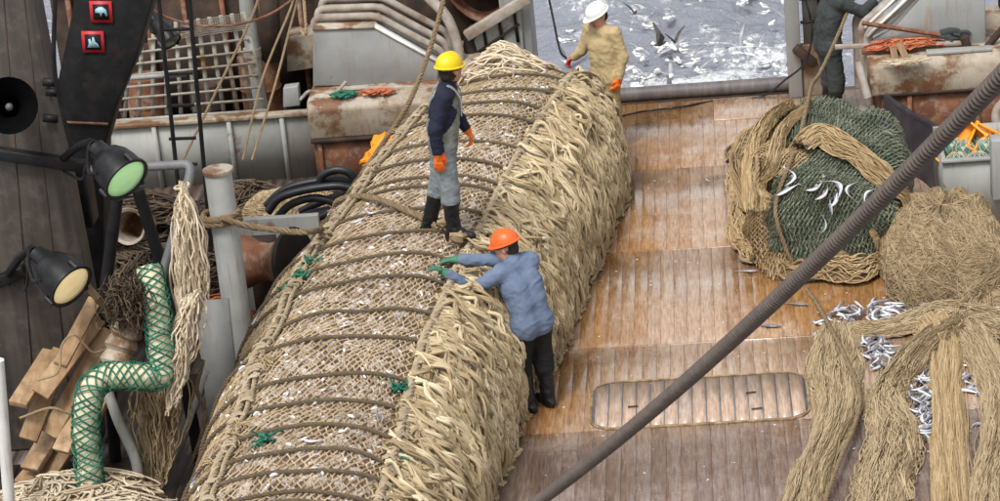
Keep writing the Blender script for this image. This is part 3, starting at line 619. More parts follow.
MB().beam(P(272, 60, 28.1), P(268, -20, 28.1), .2, .2, (0, 1, 0)).build('rusty_stanchion', 'rust_dark', label='thick dark brown stanchion left of the port gallows foot', cat='stanchion')
#=CODEND=
# ------------------------------------------------------------------ the full net bag (codend)
NE = 2.6
_th = np.linspace(math.pi, 0, 721); _cx = np.sign(np.cos(_th))*np.abs(np.cos(_th))**(2/NE); _sz = np.abs(np.sin(_th))**(2/NE)
_al = np.concatenate([[0], np.cumsum(np.hypot(np.diff(_cx*1.22), np.diff(_sz*1.42)))]); _al /= _al[-1]
CY = [12, 17, 19.3, 21, 23, 25, 26.5, 28]
def cod(Y, a, off=0.0):
    Y = np.asarray(Y, float); a = np.clip(np.asarray(a, float), 0, 1)
    c = np.interp(Y, CY, [-3.3, -3.2, -3.15, -3.02, -2.75, -2.42, -2.12, -1.86])
    wr = np.interp(Y, [17, 19.33, 22.08, 24.35, 26.1, 28], [1.0, 1.02, 1.2, 1.18, 1.12, .9]); wl = np.interp(Y, [17, 22, 25, 28], [1.25, 1.42, 1.25, .8])
    h = np.interp(Y, [15, 19, 22, 25, 28], [1.42, 1.42, 1.42, 1.42, 1.45])
    e = np.clip((Y-25.35)/2.3, 0, .985)+np.clip((16-Y)/1.4, 0, .985); k = np.sqrt(1-e**2); h = h*k**.8; wr = wr*k**.5; wl = wl*k**.75
    ux, uz = np.interp(a, _al, _cx), np.interp(a, _al, _sz)
    w = np.where(ux > 0, wr, wl); x = c+w*ux; z = h*uz
    nx = np.sign(ux)*np.abs(ux)**(NE-1)/w; nz = uz**(NE-1)/h; l = np.hypot(nx, nz)+1e-9; nx, nz = nx/l, nz/l
    lump = .045*vnoise(Y*1.3, a*7, 21, 2)+.012*np.abs(np.sin(Y*math.pi/.52)) + off
    z = z+.27*np.exp(-((Y-26.75)/.55)**2-((a-.42)/.10)**2)
    return np.stack([x+nx*lump, Y+0*x, np.maximum(z+nz*lump, .004)], -1)
bag = empty('net_bag', (-3.0, 21.5, 0), label='huge bulging net bag full of fish lying along the wooden deck', cat='net')
ys = np.linspace(14.62, 27.62, 190); as_ = np.linspace(0, 1, 90); YY, AA = np.meshgrid(ys, as_, indexing='ij')
MB().add(cod(YY, AA).reshape(-1, 3), gridq(190, 90)).build('catch', 'bag_inside', bag, smooth=True)
PER = 3.9; AL, AR = .335, .655
def diag_net(surf, Y0, Y1, a0, a1, per, cell, r, seed, keep=None, jit=.35, sides=3, out=.02):
    rg = np.random.default_rng(seed); K = 5; polys = []; rr = []; st = cell/2
    na = int((a1-a0)*per/cell); ny = int((Y1-Y0)/(cell*2.0)); hh = (Y1-Y0)/ny
    I, J = np.meshgrid(np.arange(ny), np.arange(na), indexing='ij'); I, J = I.ravel(), J.ravel()
    da = (a1-a0)/na; jx = rg.normal(0, jit*.25, (ny+2, na+2)); jy = rg.normal(0, jit*.25, (ny+2, na+2))
    t = np.linspace(0, 1, K)[None]; col = rg.random((ny+1, 1))*.35+rg.random((ny+1, na+1))*.65
    for s in (0, 1):
        Ia, Ja = (I, J) if s == 0 else (I+1, J); Ib, Jb = (I+1, J+1) if s == 0 else (I, J+1)
        Ya, aa = Y0+(Ia+jy[Ia, Ja])*hh, a0+(Ja+jx[Ia, Ja])*da; Yb, ab_ = Y0+(Ib+jy[Ib, Jb])*hh, a0+(Jb+jx[Ib, Jb])*da
        Y_ = Ya[:, None]+(Yb-Ya)[:, None]*t; A_ = aa[:, None]+(ab_-aa)[:, None]*t
        off = out*(.6+.5*np.sin(t*math.pi+s*math.pi*.7))+np.zeros_like(Y_); w1, w2 = vnoise(Y_*1.7, A_*11, 31, 2), vnoise(Y_*1.9+7, A_*13, 33, 2); Y_ = Y_+.09*w1; A_ = np.clip(A_+.016*w2, 0, 1)
        p = surf(Y_, A_, off); c = np.repeat(col[Ia % (ny+1), Ja % (na+1)][:, None], K, 1)
        polys.append(p); rr.append(c)
    p = np.concatenate(polys); c = np.concatenate(rr)
    if keep is not None: k = keep(p); p, c = p[k], c[k]
    return tubes(p, r, sides, c)
V, Q, R = diag_net(cod, 14.7, 27.5, .06, .70, PER, .060, .0058, 5, jit=.22)
mb = MB().add(V, Q, r=R)
mb.build('mesh_twine', 'twine', bag, smooth=True, kind='stuff')
# hoop ropes: read along the bag's middle
hoop_y = [501, 478, 456, 430, 402, 373, 338, 312, 283, 262, 238, 212, 189, 180, 164, 147, 121, 107, 93, 78, 64]
hoop_Y = sorted([float(G(320+(480-y)*.42, y-2, 1.43)[1]) for y in hoop_y]+[16.4, 15.9])
for Y in hoop_Y:
    a = np.linspace(.1, AR+.02, 60); yy = Y+.05*np.sin(a*9+Y)+.03*vnoise(a*6, a*0+Y, 4, 2)
    rope_mb(cod(yy, a, .036), .0175, 3, .10).build('hoop_rope', 'hoop', bag, smooth=True)
for al, nm in ((AL, 0), (AR, 1)):
    Y = np.linspace(14.8, 27.3, 160); a = al+.008*vnoise(Y*1.1, Y*0+nm*7, 8, 2)
    rp_ = rope_mb(cod(Y, a, .055), .036, 3, .2).build('ridge_rope', 'net_ridge', bag, smooth=True)
    rope_mb(cod(Y, a+.014, .045), .022, 3, .14).build('ridge_rope', 'net_ridge', bag, smooth=True)
    lp = []                             # lashing turns round the ridge rope
    for Yk in np.arange(15, 27.2, .09):
        if random.random() < .45: continue
        an = np.linspace(0, 2*math.pi*random.uniform(1.0, 2.2), 14)+random.random()*6; rad = random.uniform(.036, .048)
        base = cod(np.full(14, Yk)+np.linspace(0, .05, 14), np.full(14, al+random.uniform(-.004, .012))+rad*np.cos(an)/PER*1.2, .05+rad*np.sin(an)); lp.append(base)
    V, Q, R = tubes(np.array(lp), .010, 5); MB().add(V, Q, r=R).build('lashing', 'net_ridge', bag, smooth=True, kind='stuff')
    for _ in range(16):                 # frayed knots
        Yk = random.uniform(15.5, 27); c = cod(Yk, al+random.uniform(-.01, .02), .05); n = 26
        d = RNG.normal(0, 1, (n, 3)); d[:, 2] = np.abs(d[:, 2])*.6; d /= np.linalg.norm(d, axis=1)[:, None]; t = np.linspace(0, 1, 5)[None, :, None]
        ln = RNG.uniform(.05, .13, (n, 1, 1)); pl = c+d[:, None]*ln*t+np.array([0, -.02, -.05])*(t**2); V, Q, R = tubes(pl, .006); MB().add(V, Q, r=R*.5+.3).build('knot', 'twine', bag, kind='stuff')
for x, y in ((398, 392), (311, 268), (291, 291), (304, 282), (268, 452), (398, 456)):   # bright green mending twine
    q = G(x, y, 1.33); Yk = q[1]; aa = np.linspace(.02, .98, 400); k = np.argmin(np.abs(cod(np.full(400, Yk), aa)[:, 0]-q[0])+100*(aa < .15)); c = cod(Yk, aa[k], .05)
    n = 22; d = RNG.normal(0, 1, (n, 3))*[1, 1, .5]; t = np.linspace(0, 1, 6)[None, :, None]; pl = c+d[:, None]*.055*t+.02*np.sin(t*5+RNG.random((n, 1, 3))*6)
    V, Q, R = tubes(pl, .009, 4); MB().add(V, Q, r=R).build('mending_twine', 'net_green_bright', bag, kind='stuff')
# chafing fringe down the starboard side: locks of twine hanging over each other
def fringe(n, seed, per=3, K=16):        # locks of four parallel cords with gaps between them
    rg = np.random.default_rng(seed); N = n*per; t = np.linspace(0, 1, K)[None]; rep = lambda v: np.repeat(v, per)[:, None]; q = np.tile(np.arange(per)-(per-1)/2, n)[:, None]
    Yc = rep(rg.uniform(14.8, 27.45, n)); row = rep(rg.random(n)); a0 = AR-.015+row*(.975-AR)
    ln = rep(rg.uniform(.26, .6, n))*rg.uniform(.9, 1.08, (N, 1)); ph = rep(rg.random(n)*6.28); top = np.clip((.84-a0)/.16, 0, 1)
    drift = -.09+.2*vnoise(Yc*1.4, row*2.5, 77, 2)+rep(rg.normal(0, .05, n)); wig = rep(rg.uniform(.008, .026, n))*(.7+1.3*top); fq = rep(rg.uniform(5, 13, n)); lift = rep(rg.uniform(.0, .07, n))
    Y = Yc+q*.022*(1-.3*t)+drift*t*(1+top)+wig*np.sin(t*fq+ph)+.004*np.sin(t*20+rg.random((N, 1))*6)
    a = a0+ln/PER*(t-.10*top*np.sin(t*5+ph)); over = np.clip(a-1, 0, 1)*PER
    off = .016+lift*np.sin(np.clip(t*1.15+.15, 0, 1)*math.pi)**.8*(1+.7*top)+rep(rg.uniform(0, .03, n))+.009*np.cos(q*2.2+t*fq*1.3)+.6*wig*np.cos(t*fq+ph)
    p = cod(Y, a, off); p[..., 0] += np.minimum(over, .05)*.7+0*t; p[..., 1] -= over*.25; p[..., 2] = np.maximum(p[..., 2], .010+rg.random((N, 1))*.02)
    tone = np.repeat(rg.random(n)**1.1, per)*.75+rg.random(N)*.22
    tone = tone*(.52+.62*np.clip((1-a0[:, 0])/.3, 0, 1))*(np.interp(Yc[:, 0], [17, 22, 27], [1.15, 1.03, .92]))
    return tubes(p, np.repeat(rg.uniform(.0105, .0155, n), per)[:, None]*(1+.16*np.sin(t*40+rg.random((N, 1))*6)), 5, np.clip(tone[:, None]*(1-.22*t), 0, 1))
def loops(n, seed):                     # doubled cords thrown in bights over the shoulder of the bag
    rg = np.random.default_rng(seed); K = 16; u = np.linspace(-1, 1, K)[None]; Yc = rg.uniform(14.9, 27.3, (n, 1)); a0 = AR-.01+rg.random((n, 1))**1.5*.26; w = rg.uniform(.025, .06, (n, 1)); L_ = rg.uniform(.16, .42, (n, 1)); sl = rg.normal(-.12, .12, (n, 1))
    dn = np.sqrt(np.clip(1-u**2, 0, 1)); polys = []
    for q in range(3):
        Y = Yc+w*u*(1+.1*q)+sl*dn*L_+.008*np.sin(u*9+q*2); a = a0+dn*L_/PER; polys.append(cod(Y, a, .045+.05*np.sin(dn*2.6)*rg.random((n, 1))+.012*np.cos(u*16+q*2.1)))
    return tubes(np.concatenate(polys), .0115, 5, np.tile(rg.uniform(.35, 1, n), 3)*np.repeat([1, .9, .8], n))
mb = MB()
for s in range(2):
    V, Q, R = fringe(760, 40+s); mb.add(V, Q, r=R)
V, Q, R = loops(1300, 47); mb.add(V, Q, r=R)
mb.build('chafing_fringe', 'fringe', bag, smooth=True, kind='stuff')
rg = np.random.default_rng(5); n = 300; t = np.linspace(0, 1, 9)[None]; Y0 = rg.normal(26.75, .33, (n, 1)); A0 = rg.normal(.43, .07, (n, 1))
V, Q, R = tubes(cod(np.clip(Y0+.1*np.sin(t*3+rg.random((n, 1))*6)*rg.normal(0, 1, (n, 1)), 25, 27.5), A0+.035*np.sin(t*4+rg.random((n, 1))*6), .02+.10*np.sin(t*3.1)*rg.random((n, 1))), .012, 4); MB().add(V, Q, r=R*.7+.15).build('mouth_lacing', 'twine_cream', bag, smooth=True, kind='stuff')
aa = np.linspace(AR-.02, 1, 26); YY, AA = np.meshgrid(np.linspace(14.7, 27.5, 150), aa, indexing='ij')
MB().add(cod(YY, AA, .012).reshape(-1, 3), gridq(150, 26)).build('fringe_backing', 'under_net', bag, smooth=True)
n = 430; rg = np.random.default_rng(91); Yb = rg.uniform(15, 27, n); Ab = rg.uniform(.08, .66, n); an_ = rg.random(n)*6.28; L_ = rg.uniform(.012, .034, n)
tt = np.array([-1, -.4, .4, 1.])[None]; pl = cod(Yb[:, None]+np.cos(an_)[:, None]*L_[:, None]*tt*1.6, Ab[:, None]+np.sin(an_)[:, None]*L_[:, None]*tt/PER, .010+.014*rg.random((n, 1))+.006*np.cos(tt*1.5))
V, Q, R = tubes(pl, np.array([.002, .011, .010, .002])[None]*rg.uniform(.7, 1.3, (n, 1)), 5); MB().add(V, Q, r=R).build('fish_scraps', 'fish_belly', bag, smooth=True, kind='stuff')
# ---- fish
def fish_mesh(kind, L=.27):
    n = 11; s = np.linspace(0, 1, n); prof = np.interp(s, [0, .06, .2, .4, .65, .88, 1], [.012, .05, .092, .105, .07, .022, .016])*L; m = 8
    bend = {0: 0*s, 1: .22*(s-.5)**2*4*L, 2: .45*(s-.5)**2*4*L, 3: .14*np.sin(s*5)*L}[kind]; x = (s-.5)*L*(1-.12*(kind == 2))
    an = np.arange(m)*2*math.pi/m; V = []
    for i in range(n):
        for q in an: V.append((x[i], bend[i]+prof[i]*math.cos(q)*1.0, prof[i]*.55*math.sin(q)+.055*L))
    Qf = gridq(n, m, True); mi = [1 if (math.cos(an[q % m]+math.pi/m) < .15) else 0 for q in range(len(Qf))]
    k = len(V); e = (x[-1], bend[-1]); dy = bend[-1]-bend[-2]
    V += [(e[0]-.01*L, e[1]-.01*L, .055*L), (e[0]-.01*L, e[1]+.01*L, .055*L), (e[0]+.14*L, e[1]+.10*L+dy, .05*L), (e[0]+.08*L, e[1]+dy*.6, .055*L), (e[0]+.14*L, e[1]-.10*L+dy, .05*L)]
    V += [(x[4], bend[4]+prof[4]*.9, .06*L), (x[6], bend[6]+prof[6]*.9, .06*L), (x[6]+.01*L, bend[6]+prof[6]*1.8, .06*L)]
    T = np.array([(k, k+3, k+4), (k, k+1, k+3), (k+1, k+2, k+3), (k+5, k+6, k+7)])
    V += [(x[0]-.004, bend[0], .055*L)]; z = len(V)-1; T2 = np.array([(z, (i+1) % m, i) for i in range(m)])
    return mesh_np('fish', np.array(V), [Qf, T, T2], None, True, ['fish_back', 'fish_belly'], mi+[0]*len(T)+[1]*len(T2))
FISH = [fish_mesh(k) for k in range(4)]
def fish(p, yaw, k, label, group, tilt=(0, 0), s=1.0):
    s = s*.86
    o = link('fish', FISH[k], None, label=label, cat='fish', group=group); o.location = tuple(float(v) for v in p); o.rotation_euler = (tilt[0], tilt[1], yaw); o.scale = (s, s, s); return o
def on_cod(x, y):                       # where the ray through a pixel meets the bag
    d = ray(x, y); best = None
    for z in np.linspace(.1, 1.5, 36):
        q = G(x, y, z); aa = np.linspace(0.0, 1, 260); c = cod(np.full(260, q[1]), aa); e = np.hypot(c[:, 0]-q[0], c[:, 2]-q[2]); k = e.argmin()
        if best is None or e[k] < best[0]: best = (e[k], q[1], aa[k])
    return best[1], best[2]
for (x, y, k, yw, s) in ((372, 218, 2, 1.2, .9), (332, 217, 2, .4, .9), (362, 225, 1, 2.2, .8), (258, 325, 2, 1.4, .8), (256, 336, 2, 1.6, .7), (239, 383, 2, .3, .8), (243, 396, 1, .8, .7), (228, 412, 1, 2.4, .7), (273, 300, 1, .2, .7), (197, 487, 2, .3, .8), (311, 445, 1, 1.4, .7), (379, 420, 2, .9, .8), (409, 180, 0, 2.9, .6), (347, 330, 0, 2, .5), (356, 190, 1, 2.3, .8), (286, 290, 1, .2, .6), (478, 62, 1, .8, .9), (488, 56, 2, 2.4, .9), (497, 58, 0, 1.5, .9), (472, 72, 1, 2.9, .9), (505, 52, 2, .3, .8), (484, 68, 0, .2, .9), (515, 60, 1, 1.1, .8), (462, 84, 2, 1.9, .8)):
    Yk, ak = on_cod(x, y); c = cod(Yk, ak, .035); n = cod(Yk, ak, 1.0)-cod(Yk, ak, 0)
    f = fish(c, yw, k, 'small pale fish caught outside the twine of the net bag', 'fish stuck in the bag net', s=s); f.rotation_euler = (Vector(n).to_track_quat('Z', 'Y').to_matrix().to_4x4() @ Matrix.Rotation(yw, 4, 'Z')).to_euler()

# heavy rope from the grey bitt over the bag to the yellow-helmeted man's feet
# (built with the bitt below)
#=NETS=
# ------------------------------------------------------------------ net heap, starboard
def dome(cx, cy, rx, ry, h, n=2.5, seed=0, lump=.1):
    def f(ph, e, off=0.0):               # ph 0..1 round, e 0..1 rim to top
        ph = np.asarray(ph, float)*2*math.pi; e = np.clip(np.asarray(e, float), 0, 1)*math.pi/2
        c, s = np.abs(np.cos(e))**(2/n), np.abs(np.sin(e))**(2/n)
        k = 1+lump*(vnoise(np.cos(ph)*1.6+5+seed, np.sin(ph)*1.6+5+e*1.3, seed, 3))
        cu, su = np.cos(ph), np.sin(ph); q = 1/(np.abs(cu)**3+np.abs(su)**3)**(1/3)
        x = cx+(rx*c*k*q)*cu; y = cy+(ry*c*k*q)*su; z = h*s*(1+lump*1.2*vnoise(x*2.2, y*2.2, seed+3, 3))
        nn = np.stack([cu*c/rx, su*c/ry, s/h+.001], -1); nn /= np.linalg.norm(nn, axis=-1, keepdims=True)
        fold = .028*np.sin(ph*9+e*5+3*vnoise(x*2, y*2, seed+8, 2))+.03*np.abs(vnoise(x*4, y*4+z*3, seed+9, 2))
        p = np.stack([x, y, z], -1)+nn*(np.asarray(off)+fold)[..., None]; p[..., 2] = np.maximum(p[..., 2], .006); return p
    return f
def hill(cx, cy, rx, ry, h, n, seed, lump):
    def f(ph, e, off=0.0):               # ph 0..1 across, e 0..1 from the front foot over the top to the back foot
        u = np.clip(np.asarray(ph, float)*2-1, -1, 1); th_ = np.clip(np.asarray(e, float), 0, 1)*math.pi; k = (1-np.abs(u)**4.2*.985)**(1/2.6)
        cu, su = np.sign(np.cos(th_))*np.abs(np.cos(th_))**(2/n), np.abs(np.sin(th_))**(2/n)
        x = cx+rx*u; y = cy-ry*k*cu; z = h*k*su; nn = np.stack([np.sign(u)*np.abs(u)**1.6/rx+0*z, -cu/ry, su*k/h], -1); nn /= np.linalg.norm(nn, axis=-1, keepdims=True)+1e-9
        d = lump*vnoise(x*1.5+z, y*1.5+z*1.2, seed, 2)+.04*np.abs(vnoise(x*4+z*2, y*3+z*3, seed+9, 2))+.03*np.sin(x*9+z*5+4*vnoise(x*2, y*2+z, seed+4, 2))
        p = np.stack([x, y, z], -1)+nn*(d+np.asarray(off))[..., None]; p[..., 2] = np.maximum(p[..., 2], .006); return p
    return f
heap = hill(.99, 24.6, .86, 1.15, 1.22, 3.1, 2, .25)
GRID_PH, GRID_E = np.meshgrid(np.linspace(0, 1, 121), np.linspace(0, 1, 60), indexing='ij')
green_px = [(782, 128), (800, 100), (840, 96), (885, 103), (905, 130), (915, 185), (897, 190), (893, 275), (850, 268), (800, 262), (772, 245), (762, 222), (772, 185), (800, 165), (808, 150), (792, 140)]
band_px = [(800, 140), (815, 128), (850, 138), (880, 160), (905, 185), (895, 200), (870, 180), (845, 155), (815, 150)]
def is_green(p):
    m = p if p.ndim == 2 else p[:, p.shape[1]//2]; q = px(m); q = q+np.stack([9*vnoise(q[:, 0]*.05, q[:, 1]*.05, 61, 3), 9*vnoise(q[:, 0]*.05+9, q[:, 1]*.05, 62, 3)], -1); vis = inpoly(q, green_px) & ~inpoly(q, band_px)
    return vis & (m[:, 1] < 25.9) | ((m[:, 1] >= 25.9) & (m[:, 0] > .6))
th = empty('tan_net_heap', (.93, 24.55, 0), label='tan trawl netting heaped by the black chute, left and top of the pile', cat='net')
MB().add(heap(GRID_PH, GRID_E).reshape(-1, 3), gridq(121, 60)).build('heap_core', 'under_net', th, smooth=True)
V, Q, R = diag_net(heap, 0, 1, 0, .98, 2.0, .045, .0075, 15, lambda p: ~is_green(p), out=.03) if False else (None, None, None)
def heap_net(surf, nph, ne, r, seed, keep, out):
    rg = np.random.default_rng(seed); K = 4; t = np.linspace(0, 1, K)[None]; P_ = []; C = []
    I, J = np.meshgrid(np.arange(nph), np.arange(ne), indexing='ij'); I, J = I.ravel(), J.ravel()
    ji, jj = rg.normal(0, .09, (nph+2, ne+2)), rg.normal(0, .09, (nph+2, ne+2)); col = rg.random((nph+2, ne+2))
    for s in (0, 1):
        Ia, Ja = (I, J) if s == 0 else (I+1, J); Ib, Jb = (I+1, J+1) if s == 0 else (I, J+1)
        a0, a1 = (Ia % nph+ji[Ia % nph, Ja])+(Ia//nph)*nph, (Ib % nph+ji[Ib % nph, Jb])+(Ib//nph)*nph
        ph = (a0[:, None]+(a1-a0)[:, None]*t)/nph; e = ((Ja+jj[Ia % nph, Ja])[:, None]+((Jb+jj[Ib % nph, Jb])-(Ja+jj[Ia % nph, Ja]))[:, None]*t)/ne
        P_.append(surf(ph, np.clip(e, 0, 1), out*(.7+.5*np.sin(t*3+s*2))+0*ph)); C.append(np.repeat(col[Ia % nph, Ja][:, None], K, 1))
    p, c = np.concatenate(P_), np.concatenate(C); k = keep(p); return tubes(p[k], r, 3, c[k])
V, Q, R = heap_net(heap, 46, 62, .0062, 3, lambda p: ~is_green(p), .02); MB().add(V, Q, r=R).build('mesh_twine', 'net_tan', th, smooth=True, kind='stuff')
gh = empty('green_net', (.93, 24.4, 0), label='dark green trawl net draped over the front of the tan heap', cat='net')
F_ = gridq(121, 60); cen = heap(GRID_PH, GRID_E, .02).reshape(-1, 3)[F_].mean(1); MB().add(heap(GRID_PH, GRID_E, .022).reshape(-1, 3), F_[is_green(cen)]).build('backing', 'under_green', gh, smooth=True)
V, Q, R = heap_net(heap, 44, 60, .0052, 4, is_green, .045); mb = MB().add(V, Q, r=R); V, Q, R = heap_net(heap, 47, 52, .005, 9, is_green, .06); mb.add(V, Q, r=R)
mb.build('mesh_twine', 'net_green', gh, smooth=True, kind='stuff')
def on_heap(x, y, surf=heap, off=.05):
    pts = surf(GRID_PH, GRID_E, np.full(GRID_PH.shape, off)).reshape(-1, 3); q = px(pts); d = np.hypot(q[:, 0]-x, q[:, 1]-y)
    dist = np.linalg.norm(pts-CAMP, axis=1); near = d < 3.0
    if not near.any(): return pts[d.argmin()]
    return pts[np.where(near, dist, 1e9).argmin()]
# flowing bundles of netting: a core strip plus many strands
def flow(name, centre, half, hgt, n, mt, label, r=.007, wig=.05, K=44, ground=None, seed=1, tone=(0, 1), cat='net', group=None):
    rg = np.random.default_rng(seed); c = spline(centre, K); hw = np.interp(np.linspace(0, 1, K), np.linspace(0, 1, len(half)), half)
    t = np.gradient(c, axis=0); t /= np.linalg.norm(t, axis=1)[:, None]; side = np.cross(t, [0, 0, 1.]); side /= np.linalg.norm(side, axis=1)[:, None]; up = np.cross(side, t)
    root = empty(name, c.mean(0)*[1, 1, 0], label=label, cat=cat, group=group)
    u = np.linspace(-1, 1, 11); prof = np.sqrt(np.clip(1-u**2, 0, 1))
    core = c[:, None]+side[:, None]*(u[None, :, None]*.9*hw[:, None, None])+up[:, None]*(prof[None, :, None]*hgt*.72*(hw/hw.max())[:, None, None]**.5)
    MB().add(core.reshape(-1, 3), gridq(K, 11)).build('core', 'under_net' if mt != 'net_green' else 'under_green', root, smooth=True)
    s = rg.uniform(-1, 1, (n, 1))+rg.normal(0, .09, (n, 1)); x = np.linspace(0, 1, K)[None]
    sw = s+.10*np.sin(x*rg.uniform(6, 22, (n, 1))+rg.random((n, 1))*6)+wig*2.2*np.sin(x*rg.uniform(25, 60, (n, 1))+rg.random((n, 1))*6)*rg.random((n, 1)); sw = np.clip(sw+.12*vnoise(x*7+seed, s*0+seed, 3, 2), -1.35, 1.35)
    lay = rg.uniform(.72, 1.08, (n, 1)); zz = np.sqrt(np.clip(1-np.abs(sw)**2.2, 0.0, 1))*hgt*lay*(hw/hw.max())[None]**.5+.008+.012*np.sin(x*rg.uniform(20, 50, (n, 1))+rg.random((n, 1))*6)
    fold = 1+.22*np.sin(s*9+x*4); zz = zz*fold; cut = rg.uniform(0, .25, (n, 1)); xx = np.clip(x*(1-cut*.3)+cut*.15*rg.random((n, 1)), 0, 1)
    idx = xx*(K-1); i0 = np.minimum(idx.astype(int), K-2); f = (idx-i0)[..., None]
    L_ = lambda a: a[i0]*(1-f)+a[i0+1]*f
    p = L_(c)+L_(side)*(sw*(hw[i0]))[..., None]+L_(up)*zz[..., None]
    p[..., 2] = np.maximum(p[..., 2], .006) if ground is None else p[..., 2]
    V, Q, R = tubes(p, r, 3, rg.uniform(*tone, n)); MB().add(V, Q, r=R).build('strands', mt, root, smooth=True, kind='stuff'); return root
band = [on_heap(x, y, off=.06) for x, y in ((800, 146), (818, 138), (845, 148), (870, 165), (893, 190))]+[P(905, 215, 23.6), P(915, 245, 23.2)]
flow('tan_net_band', band, [.10, .14, .15, .14, .13, .12, .1], .10, 150, 'net_tan', 'roped-up tan netting lying across the green net', .007, .04, ground=1, seed=8)
# mouths and folds at the foot of the heap
for k, (x0, y0, x1, y1, x2, y2) in enumerate(((765, 262, 800, 275, 850, 270), (800, 268, 850, 277, 890, 262), (740, 200, 742, 235, 760, 262), (748, 150, 741, 180, 744, 215))):
    flow('net_fold', [G(x0, y0, .06), G(x1, y1, .05), G(x2, y2, .05)], [.08, .14, .08], .16, 90, 'net_tan', ['rolled tan net fold at the heap foot, left front', 'rolled tan net fold at the heap foot, right front', 'rolled tan net fold at the left edge of the heap', 'rolled tan net fold at the far left of the heap'][k], .008, .05, 30, seed=20+k)
for k, (pts_, hw_) in enumerate((([(792, 104), (772, 118), (756, 140), (748, 175), (750, 215)], .075), ([(805, 112), (785, 130), (772, 160), (766, 195), (764, 215)], .06), ([(868, 232), (872, 250), (874, 268)], .07), ([(886, 228), (888, 250), (886, 272)], .06), ([(835, 255), (842, 266), (846, 276)], .06))):
    flow('net_roll', [on_heap(x, y, off=.06) for x, y in pts_], [hw_*.6, hw_, hw_*1.1, hw_*.9], .07, 170, 'net_tan', ['roll of tan netting down the heap, outer left', 'roll of tan netting down the heap, inner left', 'short tan net tail hanging at the heap front, under the cable', 'short tan net tail at the right front of the heap', 'small tan net tail at the centre foot of the heap'][k], .0046, .09, 30, ground=1, seed=80+k)
# brown fibrous bundle to the right
bun = dome(2.03, 23.3, .54, .85, .68, 3.0, 5, .10)
def flat(surf, n, seed, swirl):
    rg = np.random.default_rng(seed); K = 14; t = np.linspace(0, 1, K)[None]; ph0 = rg.random((n, 1)); e0 = rg.uniform(.0, .95, (n, 1))
    ph = ph0+swirl*(t-.5)*rg.normal(0, 1, (n, 1))+.02*np.sin(t*rg.uniform(4, 12, (n, 1))+rg.random((n, 1))*6); e = e0+rg.uniform(-.55, .3, (n, 1))*t+.04*np.sin(t*8+rg.random((n, 1))*6)
    return tubes(surf(ph, np.clip(np.abs(e), 0, 1), .012+.03*rg.random((n, 1))+0*t), .0046, 3, rg.random(n))
bo = empty('brown_net_bundle', (1.98, 23.3, 0), label='rounded bundle of fine brown netting right of the green heap', cat='net')
MB().add(bun(GRID_PH, GRID_E).reshape(-1, 3), gridq(121, 60)).build('core', 'under_net', bo, smooth=True)
V, Q, R = flat(bun, 4200, 31, .06); MB().add(V, Q, r=R*.7).build('strands', 'net_straw', bo, smooth=True, kind='stuff')
rope_mb(spline([on_heap(762, 118), on_heap(757, 130), on_heap(755, 160), on_heap(757, 190), on_heap(766, 215), G(752, 243, .06), G(741, 258, .05), G(757, 262, .05)], 60), .024, 3).build('heap_rope', 'rope_tan', label='thick tan rope draped down the left side of the tan net heap', cat='rope')
for k in range(5):
    c0 = G(742+3*k, 150+8*k, .05); an = np.linspace(0, 6.6, 40)+k; q = np.stack([c0[0]-.02+.16*np.cos(an), c0[1]+.3*np.sin(an), .04+.03*k+.02*np.sin(an*2)], -1)
    rope_mb(q, .017, 3).build('rope_coil', 'rope_brown', label='brown rope coil fallen at the left edge of the net heap', cat='rope', group='coils left of the heap')
pipe('short_iron_bar', [G(727, 162, .12), G(747, 148, .16)], .02, 'rust_dark', label='short dark iron bar sticking out left of the heap', cat='bar')
# netting spread over the forward deck
def gp(l, z=.02): return [G(x, y, z) for x, y in l]
flow('deck_net', gp([(838, 330), (836, 365), (838, 400), (828, 440), (812, 475), (800, 515), (795, 545)]), [0.164, 0.221, 0.197, 0.123, 0.148, 0.164, 0.164], .09, 577, 'net_straw', 'straw-coloured net strip nearest the hatch, leftmost on the deck', .005, .06, 34, seed=51)
flow('deck_net', gp([(975, 325), (935, 345), (902, 378), (887, 405), (897, 440), (885, 480), (878, 530)]), [0.164, 0.205, 0.164, 0.164, 0.205, 0.213, 0.205], .11, 665, 'net_straw', 'curving straw net strip, second from the hatch', .005, .12, 34, seed=52)
flow('deck_net', gp([(935, 325), (944, 350), (946, 390), (948, 440), (950, 480), (952, 530)]), [0.205, 0.156, 0.131, 0.135, 0.139, 0.139], .10, 595, 'net_tan', 'brown straight net strip running down between the fish piles', .0046, .03, 34, seed=53)
flow('deck_net', gp([(968, 330), (985, 360), (1003, 400), (1000, 450), (992, 490), (990, 540)]), [0.164, 0.164, 0.164, 0.164, 0.18, 0.164], .10, 595, 'net_straw', 'straw net strip at the right edge of the picture', .005, .07, 34, seed=54)
flow('deck_net', gp([(852, 333), (885, 332), (915, 325), (945, 318), (985, 325), (1015, 335)]), [0.082, 0.107, 0.148, 0.213, 0.23, 0.205], .11, 630, 'net_straw', 'straw net gathered crosswise behind the fish pile', .005, .08, 34, seed=55)
flow('deck_net', gp([(1040, 290), (1010, 300), (985, 300), (968, 318), (960, 332)]), [0.205, 0.213, 0.18, 0.164, 0.164], .12, 525, 'net_straw', 'straw net hummock under the brown bundle at the right', .005, .08, 34, seed=56)
